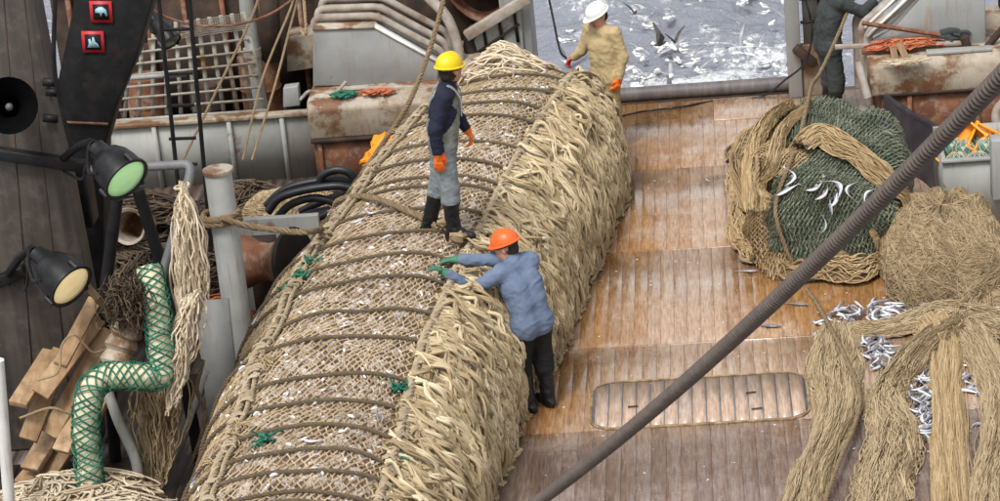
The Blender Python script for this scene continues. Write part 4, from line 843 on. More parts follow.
# fish on deck
def scatter(poly, n, label, group, zmax=.06, s0=.75):
    poly = np.array(poly, float); lo, hi = poly.min(0), poly.max(0); k = 0; rg = np.random.default_rng(len(label)+n)
    while k < n:
        q = rg.uniform(lo, hi)
        if not inpoly(q[None], poly)[0]: continue
        p = G(q[0], q[1], 0); p[2] = .004+rg.random()*zmax
        fish(p, rg.uniform(0, 6.28), int(rg.integers(0, 4)), label, group, (rg.normal(0, .25), rg.normal(0, .12)), rg.uniform(s0, s0+.35)); k += 1
scatter([(818, 325), (840, 312), (880, 308), (925, 305), (935, 312), (900, 320), (860, 326), (822, 335)], 64, 'silver fish in the long spill behind the deck nets', 'fish spilled behind the nets')
scatter([(862, 345), (880, 338), (890, 352), (890, 366), (872, 370)], 34, 'silver fish in the small pile between the leftmost net strips', 'fish pile between left strips')
scatter([(908, 378), (925, 368), (933, 380), (932, 438), (925, 442), (918, 415), (905, 400)], 64, 'silver fish in the pile left of the brown straight net strip', 'fish pile by the brown strip')
scatter([(962, 372), (972, 365), (980, 385), (968, 398)], 10, 'silver fish right of the brown straight net strip', 'fish right of the brown strip', .03)
scatter([(980, 325), (998, 318), (998, 335), (985, 340)], 10, 'silver fish lying on the net at the right edge', 'fish at the right edge', .12)
for x, y, k, yw, s, lab in ((748, 272, 0, 3.0, .95, 'single fish on the wet deck below the heap'), (797, 305, 0, 2.8, .95, 'dark single fish on the deck below the steel cable'), (769, 327, 0, 2.9, 1.05, 'single dark fish just left of the steel cable'), (805, 281, 0, 3.1, 1.1, 'single fish at the foot of the heap under the cable'), (977, 425, 2, 3.4, .9, 'curled silver fish right of the brown net strip'), (822, 430, 1, .3, .5, 'small fish on the leftmost net strip'), (940, 455, 0, 2.1, .7, 'lone fish between the lower net strips'), (990, 348, 0, .2, 1.0, 'dark fish on the net at the right margin'), (982, 395, 0, .1, .6, 'small fish above the curled one on the right')):
    fish(G(x, y, .004), yw, k, lab, None, s=s)
for x, y, k, yw, s in ((838, 184, 2, 2.0, 1.1), (846, 188, 2, 4.4, .9), (823, 192, 1, .9, .9), (834, 197, 1, 1.2, .9), (795, 177, 2, 1.7, .9), (787, 192, 0, .6, 1.0), (817, 185, 1, .6, .9), (868, 195, 1, 3.9, .7), (828, 205, 0, 1.6, .8), (827, 226, 1, 1.4, .7), (850, 240, 0, .4, .7), (862, 205, 1, .9, .7), (886, 125, 0, 2.0, .6), (890, 132, 1, 2.2, .6)):
    p = on_heap(x, y, off=.075); f = fish(p, yw, k, 'silver fish caught on the dark green net', 'fish on the green net', s=s); nv = Vector(p-np.array([.93, 24.7, .2])); nv.x /= .8; nv.y /= 1.4; f.rotation_euler = (nv.to_track_quat('Z', 'Y').to_matrix().to_4x4() @ Matrix.Rotation(yw, 4, 'Z')).to_euler()
# loose scales and scraps on the planks
n = 240; q = np.stack([RNG.uniform(-1.9, 2.2, n), RNG.uniform(18.7, 26.5, n)], -1); sz = RNG.uniform(.004, .012, n); an = RNG.random(n)*3.1
V = []; 
for i in range(n):
    for k in range(4):
        r_ = sz[i]*(1.6 if k % 2 else .7); V.append((q[i, 0]+r_*math.cos(an[i]+k*1.57), q[i, 1]+r_*math.sin(an[i]+k*1.57), .006+.002*(k == 0)))
MB().add(V, np.arange(4*n).reshape(-1, 4)).build('fish_scales', 'scale_white', label='loose white fish scales scattered on the deck planks', kind='stuff')

# ---- chute, float tank, crates
cp = [P(884, 98, 26.8), P(910, 116, 26.2), P(935, 132, 25.7), P(946, 165, 25.15), P(958, 195, 24.75), P(972, 222, 24.4), P(985, 244, 24.0), P(1003, 250, 23.85), P(1040, 252, 23.8)]
c = spline(cp, 60); bot = c.copy(); bot[:, 2] = 0.0; bot[:, 0] -= .10; n_ = len(c); t, nn, bb = frames(c)
mb = MB(); off = np.array([.05, .03, 0]); rings = np.stack([c, c+off, bot+off, bot], 1); mb.add(rings.reshape(-1, 3), gridq(n_, 4, True)); ch = empty('rubber_chute', c.mean(0)*[1, 1, 0], label='curved dark navy chute plate between the net heap and the float tank', cat='chute')
mb.build('side_plate', 'navy_plate', ch, smooth=True); pipe('rolled_lip', c+[.02, 0, .02], .03, 'navy_plate', ch, 8)
tk = empty('float_tank', (2.6, 24.9, 0), label='grey steel tank holding netted floats at the right edge', cat='tank')
x0, x1, y0, y1, zt = 2.16, 3.3, 24.45, 25.5, .72
for nm, a, b_ in (('front_wall', (x0, y0, 0), (x1, y0+.04, zt)), ('back_wall', (x0, y1-.04, 0), (x1, y1, zt)), ('side_wall', (x0, y0+.042, 0), (x0+.04, y1-.042, zt-.003)), ('side_wall', (x1-.04, y0+.042, 0), (x1, y1-.042, zt-.003)), ('bottom', (x0+.042, y0+.042, 0.02), (x1-.042, y1-.042, .42))): MB().box(a, b_).build(nm, 'grey_paint', tk)
MB().beam((x0-.02, y0-.005, zt+.01), (x1, y0-.005, zt+.01), .07, .03).build('rim', 'grey_paint_clean', tk, bevel=.006)
MB().box((2.62, 24.25, .35), (3.0, 24.44, .98)).build('control_box', 'grey_paint_clean', None, bevel=.01, label='small pale box fixed at the tank front on the right edge', cat='box')
for k, (dx, dy, dz) in enumerate(((.16, .2, .62), (.36, .16, .63), (.58, .2, .62), (.8, .18, .62), (.25, .42, .66), (.48, .4, .68), (.7, .42, .66), (.95, .4, .64), (.16, .62, .62), (.4, .66, .64), (.62, .64, .66), (.88, .66, .63))):
    cc = np.array([x0+dx, y0+dy, dz]); R_ = .115; fl = empty('net_float', cc-[0, 0, R_], label='green ball float wrapped in white netting in the grey tank', cat='float', group='floats in the tank')
    mb = MB(); a = np.linspace(-math.pi/2, math.pi/2, 12); mb.lathe(cc, (0.2*math.sin(k), .2*math.cos(k*2), 1), [(R_*math.sin(q), max(.001, R_*math.cos(q))) for q in a], 18); mb.build('ball', 'float_green', fl, smooth=True)
    L_ = []; th_ = np.linspace(-1.45, 1.45, 16)
    for j in range(9):
        for sg_ in (1, -1):
            ph = j*2*math.pi/9+sg_*th_*.8; L_.append(cc+(R_+.004)*np.stack([np.cos(th_)*np.cos(ph), np.cos(th_)*np.sin(ph), np.sin(th_)], -1))
    V, Q, R = tubes(np.array(L_), .0045, 3); MB().add(V, Q, r=R).build('netting', 'twine_cream', fl, kind='stuff')
def crate(pos, rot, label, L=.5, W=.34, Hh=.2):
    e = empty('fish_crate', pos, label=label, cat='crate'); e.rotation_euler = rot
    def pc(nm, a, b_): o = MB().box(a, b_).build(nm, 'orange_plastic', None, bevel=.006); o.parent = e
    pc('bottom', (-L/2, -W/2, 0), (L/2, W/2, .015))
    for sx_ in (-1, 1):
        for z in (.02, .09, .155): pc('end_slat', (sx_*L/2-.012, -W/2+.013, z), (sx_*L/2+.012, W/2-.013, z+.04))
        for sy_ in (-1, 1): pc('corner_post', (sx_*L/2-.02, sy_*W/2-.02, 0), (sx_*L/2+.02, sy_*W/2+.02, Hh))
    for sy_ in (-1, 1):
        for z in (.02, .09, .155): pc('side_slat', (-L/2+.02, sy_*W/2-.012, z), (L/2-.02, sy_*W/2+.012, z+.04))
        for x in (-.12, 0, .12): pc('side_stay', (x-.012, sy_*W/2-.008, .0), (x+.012, sy_*W/2+.008, Hh-.01))
crate(P(964, 150, 25.05), (.6, -.75, .3), 'orange plastic crate tipped up on the floats, left one')
crate(P(988, 156, 25.0), (.5, .5, -.2), 'orange plastic crate lying on the floats, right one')
pipe('rusty_hoop', [np.array([3.02, 25.9, .62])+.17*np.array([math.cos(a), .3*math.sin(a), math.sin(a)]) for a in np.linspace(0, 6.28, 24)], .05, 'rust_pipe', label='rusty pale ring at the right margin behind the floats', cat='ring')
#=PORT=
# ------------------------------------------------------------------ port side: mast, beam, lamps, timber, hose
mast = empty('mast', P(20, 480, 20.6)*[1, 1, 0], label='broad brown weathered mast casing at the left edge', cat='mast')
TY = 20.6
q = [P(-60, -20, TY), P(30, -20, TY), P(90, 300, TY), P(104, 470, TY), P(-30, 500, TY)]; q[3][2] = 0; q[4][2] = 0
MB().prism(q[::-1], (0, .3, 0)).build('casing', 'tower_brown', mast, bevel=.02)
for a, b_ in (((22, -20), (78, 470)), ((2, -20), (40, 470))):
    p, r_ = P(*a, TY-.004), P(*b_, TY-.004); MB().beam(p, r_, .01, .006, (0, 1, 0)).build('seam', 'rust_dark', mast)
MB().beam(P(-10, 152, TY-.06), P(84, 166, TY-.06), .1, .1, (0, 1, 0)).build('bracket_arm', 'black_paint', mast, bevel=.01)
MB().beam(P(-10, 285, TY-.06), P(25, 270, TY-.06), .1, .1, (0, 1, 0)).build('bracket_arm', 'black_paint', mast, bevel=.01)
for (x, y) in ((52, 82), (55, 92), (52, 118)): MB().beam(P(x-9, y, TY-.05), P(x+6, y+1, TY-.05), .06, .04, (0, 1, 0)).build('clamp', 'black_paint', mast)
pipe('conduit', spline([P(56, -20, TY-.08), P(54, 60, TY-.1), P(62, 110, TY-.1), P(72, 150, TY-.12)], 30), .02, 'black_paint', mast, 8)
# loudhailer horn
hn = empty('loudhailer', P(10, 105, 20.2), label='round black loudhailer horn at the left edge', cat='loudspeaker')
cc = P(9, 106, 20.05); ax = -FW*.85+CR*.15; mb = MB(); mb.lathe(cc-ax*.1, ax, [(-.35, .001), (-.35, .07), (-.12, .08), (0, .11), (.09, .19), (.13, .23), (.14, .238), (.13, .226), (.06, .17), (-.1, .10), (-.3, .06), (-.3, .001)], 32); mb.build('horn', 'horn_black', hn, smooth=True)
mb = MB(); mb.lathe(cc-ax*.15, ax, [(0, .001), (.0, .034), (.04, .03), (.06, .018), (.065, .001)], 20); mb.build('driver', 'steel_grey', hn, smooth=True)
MB().beam(cc-ax*.4, [cc[0]-.1, TY+.02, cc[2]], .08, .08).build('bracket', 'black_paint', hn)
# black gallows beam with two pictogram plates
bm_ = empty('black_beam', P(85, 150, 22.5)*[1, 1, 0], label='wide black steel boom with two red pictogram plates', cat='boom')
BY = 22.0; q = [P(80, -25, BY), P(160, -25, BY), P(136, 60, BY), P(117, 105, BY), P(104, 150, BY), P(92, 320, BY), P(60, 330, BY), P(62, 150, BY), P(58, 80, BY)]; q[5][2] = 0; q[6][2] = 0
MB().prism(q[::-1], (0, .35, 0)).build('boom_plate', 'black_paint', bm_, bevel=.015)
MB().beam(P(60, 122, BY-.02), P(108, 124, BY-.02), .02, .02, (0, 1, 0)).build('rust_weld', 'rust_red', bm_)
def sign(x, y, s, shape):
    c0 = P(x, y, BY-.02); ex = (P(x+10, y, BY-.02)-P(x-10, y-.0, BY-.02)); ex /= np.linalg.norm(ex); ez = np.array([0, 0, 1.]); ez = ez-ex*(ez @ ex); ez /= np.linalg.norm(ez); h = s/2
    o = MB().prism([c0+ex*a*h+ez*b_*h+[0, .012, 0] for a, b_ in ((-1, -1), (1, -1), (1, 1), (-1, 1))], (0, -.012, 0)).build('pictogram_plate', 'sign_red', bm_)
    MB().prism([c0+ex*a*h*.72+ez*b_*h*.72+[0, -.001, 0] for a, b_ in ((-1, -1), (1, -1), (1, 1), (-1, 1))], (0, -.004, 0)).build('field', 'black_paint', o)
    MB().prism([c0+ex*a*h*.6+ez*b_*h*.6+[0, -.006, 0] for a, b_ in shape], (0, -.004, 0)).build('symbol', 'sign_blue', o)
sign(101, 12, .20, [(-.9, -.1), (-.8, .45), (-.3, .8), (.3, .8), (.8, .4), (1, -.5), (.7, -.65), (.55, -.15), (.2, -.1), (.1, -.6), (-.15, -.6), (-.2, -.1)])
sign(93, 42, .20, [(-.9, -.8), (.95, -.8), (.75, -.3), (.35, .1), (.2, .8), (-.05, .75), (-.1, .0), (-.4, .55), (-.65, .5), (-.6, -.2)])
# floodlights
def lamp(name, back, front, R_, glass, label, mount):
    back, front = np.array(back), np.array(front); e = empty(name, mount, label=label, cat='floodlight'); ax = front-back; L_ = np.linalg.norm(ax); ax /= L_
    mb = MB(); mb.lathe(back, ax, [(0, .001), (0, R_*.42), (L_*.22, R_*.44), (L_*.27, R_*.5), (L_*.33, R_*.74), (L_*.5, R_*.93), (L_*.7, R_*1.0), (L_*.93, R_*1.02), (L_*.94, R_*1.09), (L_, R_*1.09), (L_, R_*.97), (L_*.93, R_*.93)], 32); mb.build('housing', 'lamp_black', e, smooth=True)
    mb = MB(); mb.lathe(front, ax, [(-L_*.05, R_*.95), (-L_*.02, R_*.9), (.02*L_, R_*.5), (.035*L_, .001)], 32); mb.build('glass', glass, e, smooth=True)
    s = np.cross(ax, [0, 0, 1.]); s /= np.linalg.norm(s); mid = back+ax*L_*.6; yk = back-ax*.05+np.array([0, 0, .02])
    pipe('yoke', spline([mid+s*R_*1.02, mid+s*R_*1.15-ax*.05, back+s*R_*.55+ax*.03, yk, back-s*R_*.55+ax*.03, mid-s*R_*1.15-ax*.05, mid-s*R_*1.02], 30), .016, 'lamp_black', e, 8)
    for k in range(3):
        a = k*2.1+.5; w = np.cross(ax, s); p = front-ax*L_*.1+R_*1.1*(math.cos(a)*s+math.sin(a)*w); pipe('latch', [p-ax*.04, p+ax*.05], .02, 'lamp_black', e, 6)
    pipe('arm', spline([yk, (yk+np.array(mount))/2+[0, 0, .03], mount], 10), .035, 'lamp_black', e, 8)
    pipe('cable', spline([back, back-ax*.12+[0, 0, -.1], (back+mount)/2+[0, 0, -.22], np.array(mount)+[0, 0, -.1]], 20), .013, 'black_rubber', e, 6)
lamp('floodlight', P(96, 148, 19.9), P(127, 180, 19.65), .195, 'glass_green', 'black floodlight with green-tinted glass, upper of the two on the mast', P(62, 160, TY-.05))
lamp('floodlight', P(36, 254, 19.7), P(72, 287, 19.45), .195, 'glass_amber', 'black floodlight with amber glass, lower of the two on the mast', P(8, 275, TY-.05))
lamp('floodlight', P(150, 14, 24.4), P(172, 42, 24.2), .10, 'glass_grey', 'small dark floodlight hanging before the grating', P(136, 26, 24.6))
# ladder of thin black bars
ld = empty('steel_ladder', P(180, 200, 24)*[1, 1, 0], label='thin black vertical ladder in front of the grating', cat='ladder')
for (xa, xb) in ((157, 171), (188, 197)): q0 = P(xb, 170, 24.0).copy(); q1 = q0+(P(xa, -15, 24.0)-q0); q0[2] = 0; pipe('stile', [q0, q1], .022, 'black_paint', ld, 8)
for y in (30, 74, 106, 139, 165): pipe('rung', [P(160+y*.065, y, 24.0), P(189+y*.05, y-1, 24.0)], .018, 'black_paint', ld, 6)
MB().beam(P(118, 79, 24.05), P(186, 74, 24.05), .05, .04).build('grey_step', 'grey_paint_clean', ld)
# black A-frame legs and rails
af = empty('trestle', P(135, 320, 20.2)*[1, 1, 0], label='black pipe trestle with a bent grey rail behind the floodlights', cat='trestle')
for a, b_ in (((117, 198), (104, 300)), ((138, 190), (166, 280))): pipe('leg', [P(*a, 20.3), P(*b_, 20.3), P(b_[0]+(b_[0]-a[0])*.5, b_[1]+52, 20.3)*[1, 1, 0]], .055, 'black_paint', af)
pipe('rail', bend([P(92, 170, 20.35), P(192, 164, 20.2), P(186, 192, 20.1), P(158, 290, 19.85)], .08), .04, 'steel_grey' if 'steel_grey' in MATS else 'rust_pipe', af)
pipe('lower_rail', spline([P(100, 372, 19.75), P(106, 386, 19.7), P(118, 420, 19.6), P(136, 462, 19.5), P(138, 501, 19.45), P(138, 540, 19.45)*[1, 1, 0]], 40), .045, 'grey_paint', None, label='grey bent pipe rail beside the netted hose', cat='rail')
pipe('white_pole', [P(-2, 360, 18.6), P(4, 505, 18.6)*[1, 1, 0]], .05, 'white_paint', label='white pole at the lower left edge', cat='pole')
# timber stack leaning on the mast, lashed with thin rope
tim = [((18, 405), (52, 352), .17, .06), ((28, 440), (62, 350), .16, .06), ((40, 395), (98, 318), .17, .06), ((50, 435), (110, 330), .17, .06), ((62, 452), (108, 352), .18, .07), ((30, 470), (75, 395), .2, .06), ((46, 478), (100, 400), .17, .06), ((92, 292), (118, 322), .18, .06), ((60, 365), (95, 300), .12, .05), ((22, 486), (60, 440), .16, .07), ((88, 430), (116, 370), .13, .06)]
order = sorted(range(len(tim)), key=lambda k: tim[k][0][1]+tim[k][1][1]); ORD = ['topmost', 'second', 'third', 'fourth', 'fifth', 'sixth', 'seventh', 'eighth', 'ninth', 'tenth', 'lowest']
TL = {k: ORD[r]+(' timber board' if r in (0, 10) else ' timber board from the top')+' in the lashed stack against the mast' for r, k in enumerate(order)}
for k, (a, b_, w, h) in enumerate(tim):
    p, r_ = P(*a, 19.6+.05*(k % 4)), P(*b_, 20.2+.03*(k % 3)); MB().beam(p, r_, w, h, (.3*math.sin(k), -.5, .8)).build('timber', 'wood_plank', bevel=.006, label=TL[k], cat='timber', group='timber stack at the mast')
rope_mb(spline([P(20, 418, 19.5), P(50, 408, 19.42), P(72, 414, 19.45), P(90, 410, 19.5)], 40), .012).build('lashing_rope', 'rope_tan', label='thin rope lashing the timber stack, lower turn', cat='rope')
rope_mb(spline([P(38, 380, 19.5), P(58, 372, 19.42), P(62, 345, 19.5), P(75, 335, 19.5), P(92, 352, 19.6), P(105, 350, 19.7)], 40), .011).build('lashing_rope', 'rope_tan', label='thin rope lashing the timber stack, upper turn', cat='rope')
# netted hose
hs_ = empty('netted_hose', P(90, 490, 19)*[1, 1, 0], label='cream foam-covered hose wrapped in bright green netting', cat='hose')
def wrapped(path, R_, nm):
    c = spline(path, 70); q_ = np.arange(70); pipe(nm, c, R_*(1+.05*np.sin(q_*.9)+.05*np.sin(q_*.37+1)), 'foam_core', hs_, 16)
    t, n1, b1 = frames(c); L_ = np.concatenate([[0], np.cumsum(np.linalg.norm(np.diff(c, axis=0), axis=1))]); nh = 7; pl = []
    s = np.linspace(0, L_[-1], 160); cs = np.stack([np.interp(s, L_, c[:, k]) for k in range(3)], 1); t, n1, b1 = frames(cs)
    for sg_ in (1, -1):
        for k in range(nh):
            a = sg_*s/(R_*4.2)*2*math.pi+k*2*math.pi/nh+.35*vnoise(s*6+k*3.3, s*0+sg_, 12, 2); pl.append(cs+(R_*1.05+.012+.012*vnoise(s*9, s*0+k, 13, 2))[:, None]*(np.cos(a)[:, None]*n1+np.sin(a)[:, None]*b1))
    V, Q, R = tubes(np.array(pl), .0068, 4); MB().add(V, Q, r=R).build('green_netting', 'net_green_bright', hs_, smooth=True, kind='stuff')
wrapped([P(148, 268, 19.7), P(155, 300, 19.55), P(160, 335, 19.5), P(162, 362, 19.45), P(158, 376, 19.4), P(140, 376, 19.35), P(112, 376, 19.3), P(95, 384, 19.25), P(88, 402, 19.2), P(86, 430, 19.15), P(89, 465, 19.1), P(92, 500, 19.05)], .102, 'hose_core')
cc = P(128, 292, 19.5); n = 420; d = RNG.normal(0, 1, (n, 1, 3))*[.08, .06, .08]; t = np.linspace(0, 1, 7)[None, :, None]; V, Q, R = tubes(cc+d+np.array([-.02, -.02, -.16])*t+.03*np.sin(t*6+RNG.random((n, 1, 3))*6), .006); MB().add(V, Q, r=R).build('frayed_end', 'rope_wet_shade', hs_, kind='stuff')
MB().tube(spline([P(140, 305, 19.66), P(125, 335, 19.64), P(114, 372, 19.5)], 16), .13+.02*np.sin(np.arange(16)*2.1), 14).build('canvas_wrap', 'rusty_pale', hs_, smooth=True)
# hanging hanks of twine
def hank(name, tops, bots, n, mt, label, r, spread, seed):
    rg = np.random.default_rng(seed); K = 26; t = np.linspace(0, 1, K)[None]; u = rg.random((n, 1)); root = empty(name, np.array(tops[0]), label=label, cat='twine')
    tp = np.array(tops); bt = np.array(bots); a = tp[0]*(1-u)+tp[1]*u; b_ = bt[0]*(1-u)+bt[1]*u
    ln = rg.uniform(.55, 1, (n, 1)); p = a[:, None]*(1-t[..., None]*ln[:, None])+b_[:, None]*t[..., None]*ln[:, None]
    p = p+spread*np.sin(t*3.1)[..., None]*rg.normal(0, 1, (n, 1, 3))*[1, 1, .1]+.014*np.sin(t[..., None]*rg.uniform(8, 30, (n, 1, 3))+rg.random((n, 1, 3))*6)
    V, Q, R = tubes(p, r, 4, rg.random(n)); MB().add(V, Q, r=R).build('strands', mt, root, smooth=True, kind='stuff'); return root
h1 = hank('twine_hank', [P(181, 182, 19.9), P(186, 190, 19.8)], [P(178, 372, 19.5), P(212, 300, 19.7)], 130, 'twine_cream', 'cream hank of thick twine hanging over the bent rail', .0085, .05, 71)
rope_mb(P(182, 187, 19.9)+np.stack([.06*np.cos(np.linspace(0, 7, 30)), .06*np.sin(np.linspace(0, 7, 30)), .02*np.linspace(-1, 1, 30)], -1), .012).build('tie', 'twine_cream', h1)
hank('net_hank', [P(138, 372, 19.85), P(178, 350, 19.9)], [P(150, 500, 19.6), P(170, 480, 19.6)], 190, 'rope_tan', 'brown frayed netting hanging below the cream twine hank', .0075, .06, 72)
hank('net_hank', [P(182, 300, 19.6), P(200, 290, 19.6)], [P(165, 420, 19.4), P(180, 400, 19.4)], 90, 'twine_cream', 'lower cream twine tail trailing beside the netted hose', .008, .06, 73)
snarl('rope_pile', P(70, 498, 19.0)*[1, 1, 0], .75, .6, .45, 700, 'twine_cream', .012, label='pale rope pile at the lower left under the hose', cat='rope heap')
snarl('rope_pile', G(150, 310, 0), 1.0, .9, .55, 900, 'rope_wet_shade', .013, label='wet rope and net pile darkened for shade between trestle and grey bitt', cat='rope heap')
snarl('rope_pile', G(110, 262, 0), 1.0, .8, .75, 700, 'rope_wet_shade', .013, label='dark rope pile behind the trestle legs', cat='rope heap')
snarl('red_twine_tangle', G(225, 345, 0), .3, .5, .5, 160, 'orange_twine', .010, label='dull red twine tangle between grey bitt and net bag', cat='twine')
# leaning grey plates, bucket, deck gear behind
MB().beam(P(206, 372, 20.3), P(172, 440, 20.0)*[1, 1, 0]+[0, 0, .1], .05, .16, (0, 1, 0)).build('grey_board', 'grey_paint', label='narrow grey board leaning beside the net bag', cat='board')
MB().beam(P(212, 300, 21.2), P(222, 400, 21.0)*[1, 1, 0], .06, .3, (1, 0, 0)).build('grey_plate', 'grey_paint_clean', label='upright grey plate left of the net bag below the bitt', cat='plate')
rope_mb(spline([P(203, 360, 20.1), P(197, 390, 20.05), P(205, 410, 20.05), P(200, 440, 20.0), P(190, 470, 20)*[1, 1, 0]+[0, 0, .05]], 40), .02).build('hanging_rope', 'rope_brown', label='dark brown rope hanging beside the grey board', cat='rope')
bk = empty('plastic_tub', P(130, 232, 23.2), label='pale round tub lying on its side behind the trestle', cat='tub')
mb = MB(); mb.lathe(P(143, 224, 23.6), (P(120, 228, 23.0)-P(143, 224, 23.6)), [(0, .001), (0, .14), (.38, .17), (.40, .185), (.42, .18), (.40, .15), (.02, .12)], 24); mb.build('shell', 'rusty_pale', bk, smooth=True)
MB().hexa([P(85, 232, 23.8), P(128, 222, 23.8), P(128, 222, 24.6), P(85, 232, 24.6), P(85, 190, 23.8), P(120, 205, 23.8), P(120, 200, 24.6), P(85, 186, 24.6)]).build('sloping_cover', 'grey_paint', label='sloping pale grey cover behind the floodlights', cat='cover')
mb = MB(); mb.box(P(62, 210, 21.4)-[.0, 0, .2], P(80, 180, 21.4)+[.05, .3, .1]); mb.build('motor_box', 'lamp_black', bevel=.03, label='small black motor box beside the mast edge', cat='box')
# grey bitt with the heavy rope
bt = empty('bitt_post', P(232, 345, 21.8)*[1, 1, 0], label='round grey steel bitt post with rope turned round it', cat='bitt')
bp = P(218, 172, 21.8); bbm = bp*[1, 1, 0]+[-.02, 0, 0]; MB().tube([bbm, bp], .125, 24).build('post', 'pale_paint', bt, smooth=True); MB().tube([bp+[0, 0, .0], bp+[0, 0, .03]], .14, 24).build('cap', 'rusty_pale', bt, smooth=True)
top_ = P(222, 220, 21.8); an = np.linspace(0, 12.6, 60); turn = np.stack([top_[0]+.165*np.cos(an), top_[1]+.165*np.sin(an), top_[2]-.02+.05*an/6.3], -1)
ry, ra = on_cod(345, 233); ey, ea = on_cod(438, 234)
path = [P(222, 218, 21.6), P(248, 226, 21.62), P(285, 231, 21.65), P(315, 231, 21.6)]+[cod(Y_, a_, .07) for Y_, a_ in [(ry+(ey-ry)*k, ra+(ea-ra)*k) for k in (0.1, .35, .6, .85, 1.0)]]
hv = empty('mooring_rope', P(222, 220, 21.6), label='heavy tan rope from the grey bitt over the net bag to the standing man', cat='rope')
rope_mb(np.vstack([turn[::-1], spline(path, 80)]), .031, 3).build('rope', 'rope_brown', hv, smooth=True)
ec = cod(ey, ea, .09); rope_mb(spline([ec, ec+[.10, .02, .03], ec+[.16, -.08, -.02], ec+[.22, -.2, -.05], ec+[.12, -.24, -.03]], 24), .05, 3).build('rope_eye', 'rope_tan', hv, smooth=True)
# windlass drum
wd = empty('windlass_drum', P(262, 290, 22.6)*[1, 1, 0], label='rusty brown warping drum with a pale-edged flange behind the bitt', cat='drum')
dc = P(248, 262, 22.7); dx = P(290, 262, 22.5)-dc; mb = MB(); L_ = np.linalg.norm(dx)
mb.lathe(dc, dx, [(-.1, .001), (-.1, .27), (0, .25), (.1, .2), (L_*.5, .18), (L_*.75, .2), (L_*.92, .27), (L_, .31)], 32); mb.build('barrel', 'rust_red', wd, smooth=True)
mb = MB(); mb.lathe(dc, dx, [(L_, .31), (L_+.03, .335), (L_+.06, .33), (L_+.05, .29), (L_+.02, .1), (L_+.02, .001)], 32); mb.build('flange', 'black_paint', wd, smooth=True)
mb = MB(); mb.tube([dc+dx/L_*(L_+.045)+.325*(math.cos(a)*np.cross(dx/L_, [0, 0, 1.])+math.sin(a)*np.array([0, 0, 1.])) for a in np.linspace(0, 6.283, 40)], .016, 6); mb.build('flange_edge', 'white_paint', wd, smooth=True)
MB().box((dc[0]-.05, dc[1]+.3, 0), (dc[0]+.2, dc[1]+.55, dc[2]+.05)).build('pedestal', 'rust_dark', wd)
MB().box(P(236, 236, 23.4)*[1, 1, 0], (P(318, 215, 23.4)+[0, .08, 0])).build('low_coaming', 'grey_paint', label='low grey coaming plate behind the warping drum', cat='coaming', bevel=.01)
# pale net heap with black hoses
ph_ = dome(-4.55, 25.0, .62, .95, .62, 2.0, 14, .12); pn = empty('pale_net_heap', (-4.55, 25, 0), label='pale tan net heap in front of the port casing', cat='net')
MB().add(ph_(GRID_PH, GRID_E).reshape(-1, 3), gridq(121, 60)).build('core', 'under_net', pn, smooth=True)
V, Q, R = heap_net(ph_, 110, 34, .009, 61, lambda p: np.ones(len(p), bool), .02); MB().add(V, Q, r=R).build('mesh_twine', 'twine', pn, smooth=True, kind='stuff')
snarl('dark_rope_pile', G(245, 222, 0), .45, .5, .42, 260, 'rope_wet_shade', .014, label='dark brown rope clump left of the pale net heap', cat='rope heap')
for k, (pt, lab) in enumerate(((((268, 212), (280, 198), (305, 190), (335, 186), (350, 188)), 'black hose arching over the pale net heap, uppermost run'), (((274, 222), (290, 205), (315, 198), (338, 206), (318, 218)), 'black hose loop on the pale net heap, lower run'), (((320, 185), (322, 176), (335, 170), (348, 172), (354, 182), (345, 196), (332, 200)), 'round black hose coil at the right of the pale net heap'), (((297, 242), (298, 222), (310, 214), (330, 210)), 'black hose end hanging down by the warping drum'), (((266, 206), (284, 190), (312, 182), (342, 180), (356, 190), (348, 200)), 'black hose run behind the uppermost one on the pale net heap'), (((300, 212), (318, 203), (340, 196), (352, 200), (340, 212), (322, 214)), 'short black hose bight low on the pale net heap'))):
    pipe('black_hose', spline([P(x, y, 24.05+.05*k) for x, y in pt], 50), .042, 'black_rubber', label=lab, cat='hose')
# orange oilskin on the casing front
mb = MB(); U_, V_ = np.meshgrid(np.linspace(0, 1, 22), np.linspace(0, 1, 18), indexing='ij'); A_, B_, C2, D_ = P(360, 166, 26.2), P(392, 160, 26.2), P(372, 140, 26.5), P(402, 128, 26.55)
pt = (A_*(1-U_[..., None])+B_*U_[..., None])*(1-V_[..., None])+(C2*(1-U_[..., None])+D_*U_[..., None])*V_[..., None]; pt[..., 1] -= .22*np.sin(U_*3.1)*np.sin(V_*3.1); pt = pt+.05*np.stack([vnoise(U_*5, V_*5, 1, 2), vnoise(U_*5, V_*5, 2, 2)*1.6, vnoise(U_*5, V_*5, 3, 2)], -1)
mb.add(pt.reshape(-1, 3), gridq(22, 18)); o = mb.build('orange_oilskin', 'orange_plastic', smooth=True, label='crumpled orange oilskin lying against the port casing', cat='oilskin'); so = o.modifiers.new('t', 'SOLIDIFY'); so.thickness = .012
snarl('green_twine', G(345, 98, 1.0), .17, .1, .06, 40, 'net_green_bright', .012, label='small tangle of green twine on the port casing', cat='twine')
snarl('rusty_chain_heap', G(378, 96, 1.0), .2, .08, .07, 50, 'orange_twine', .014, label='small heap of rust-red line on the port casing', cat='twine')

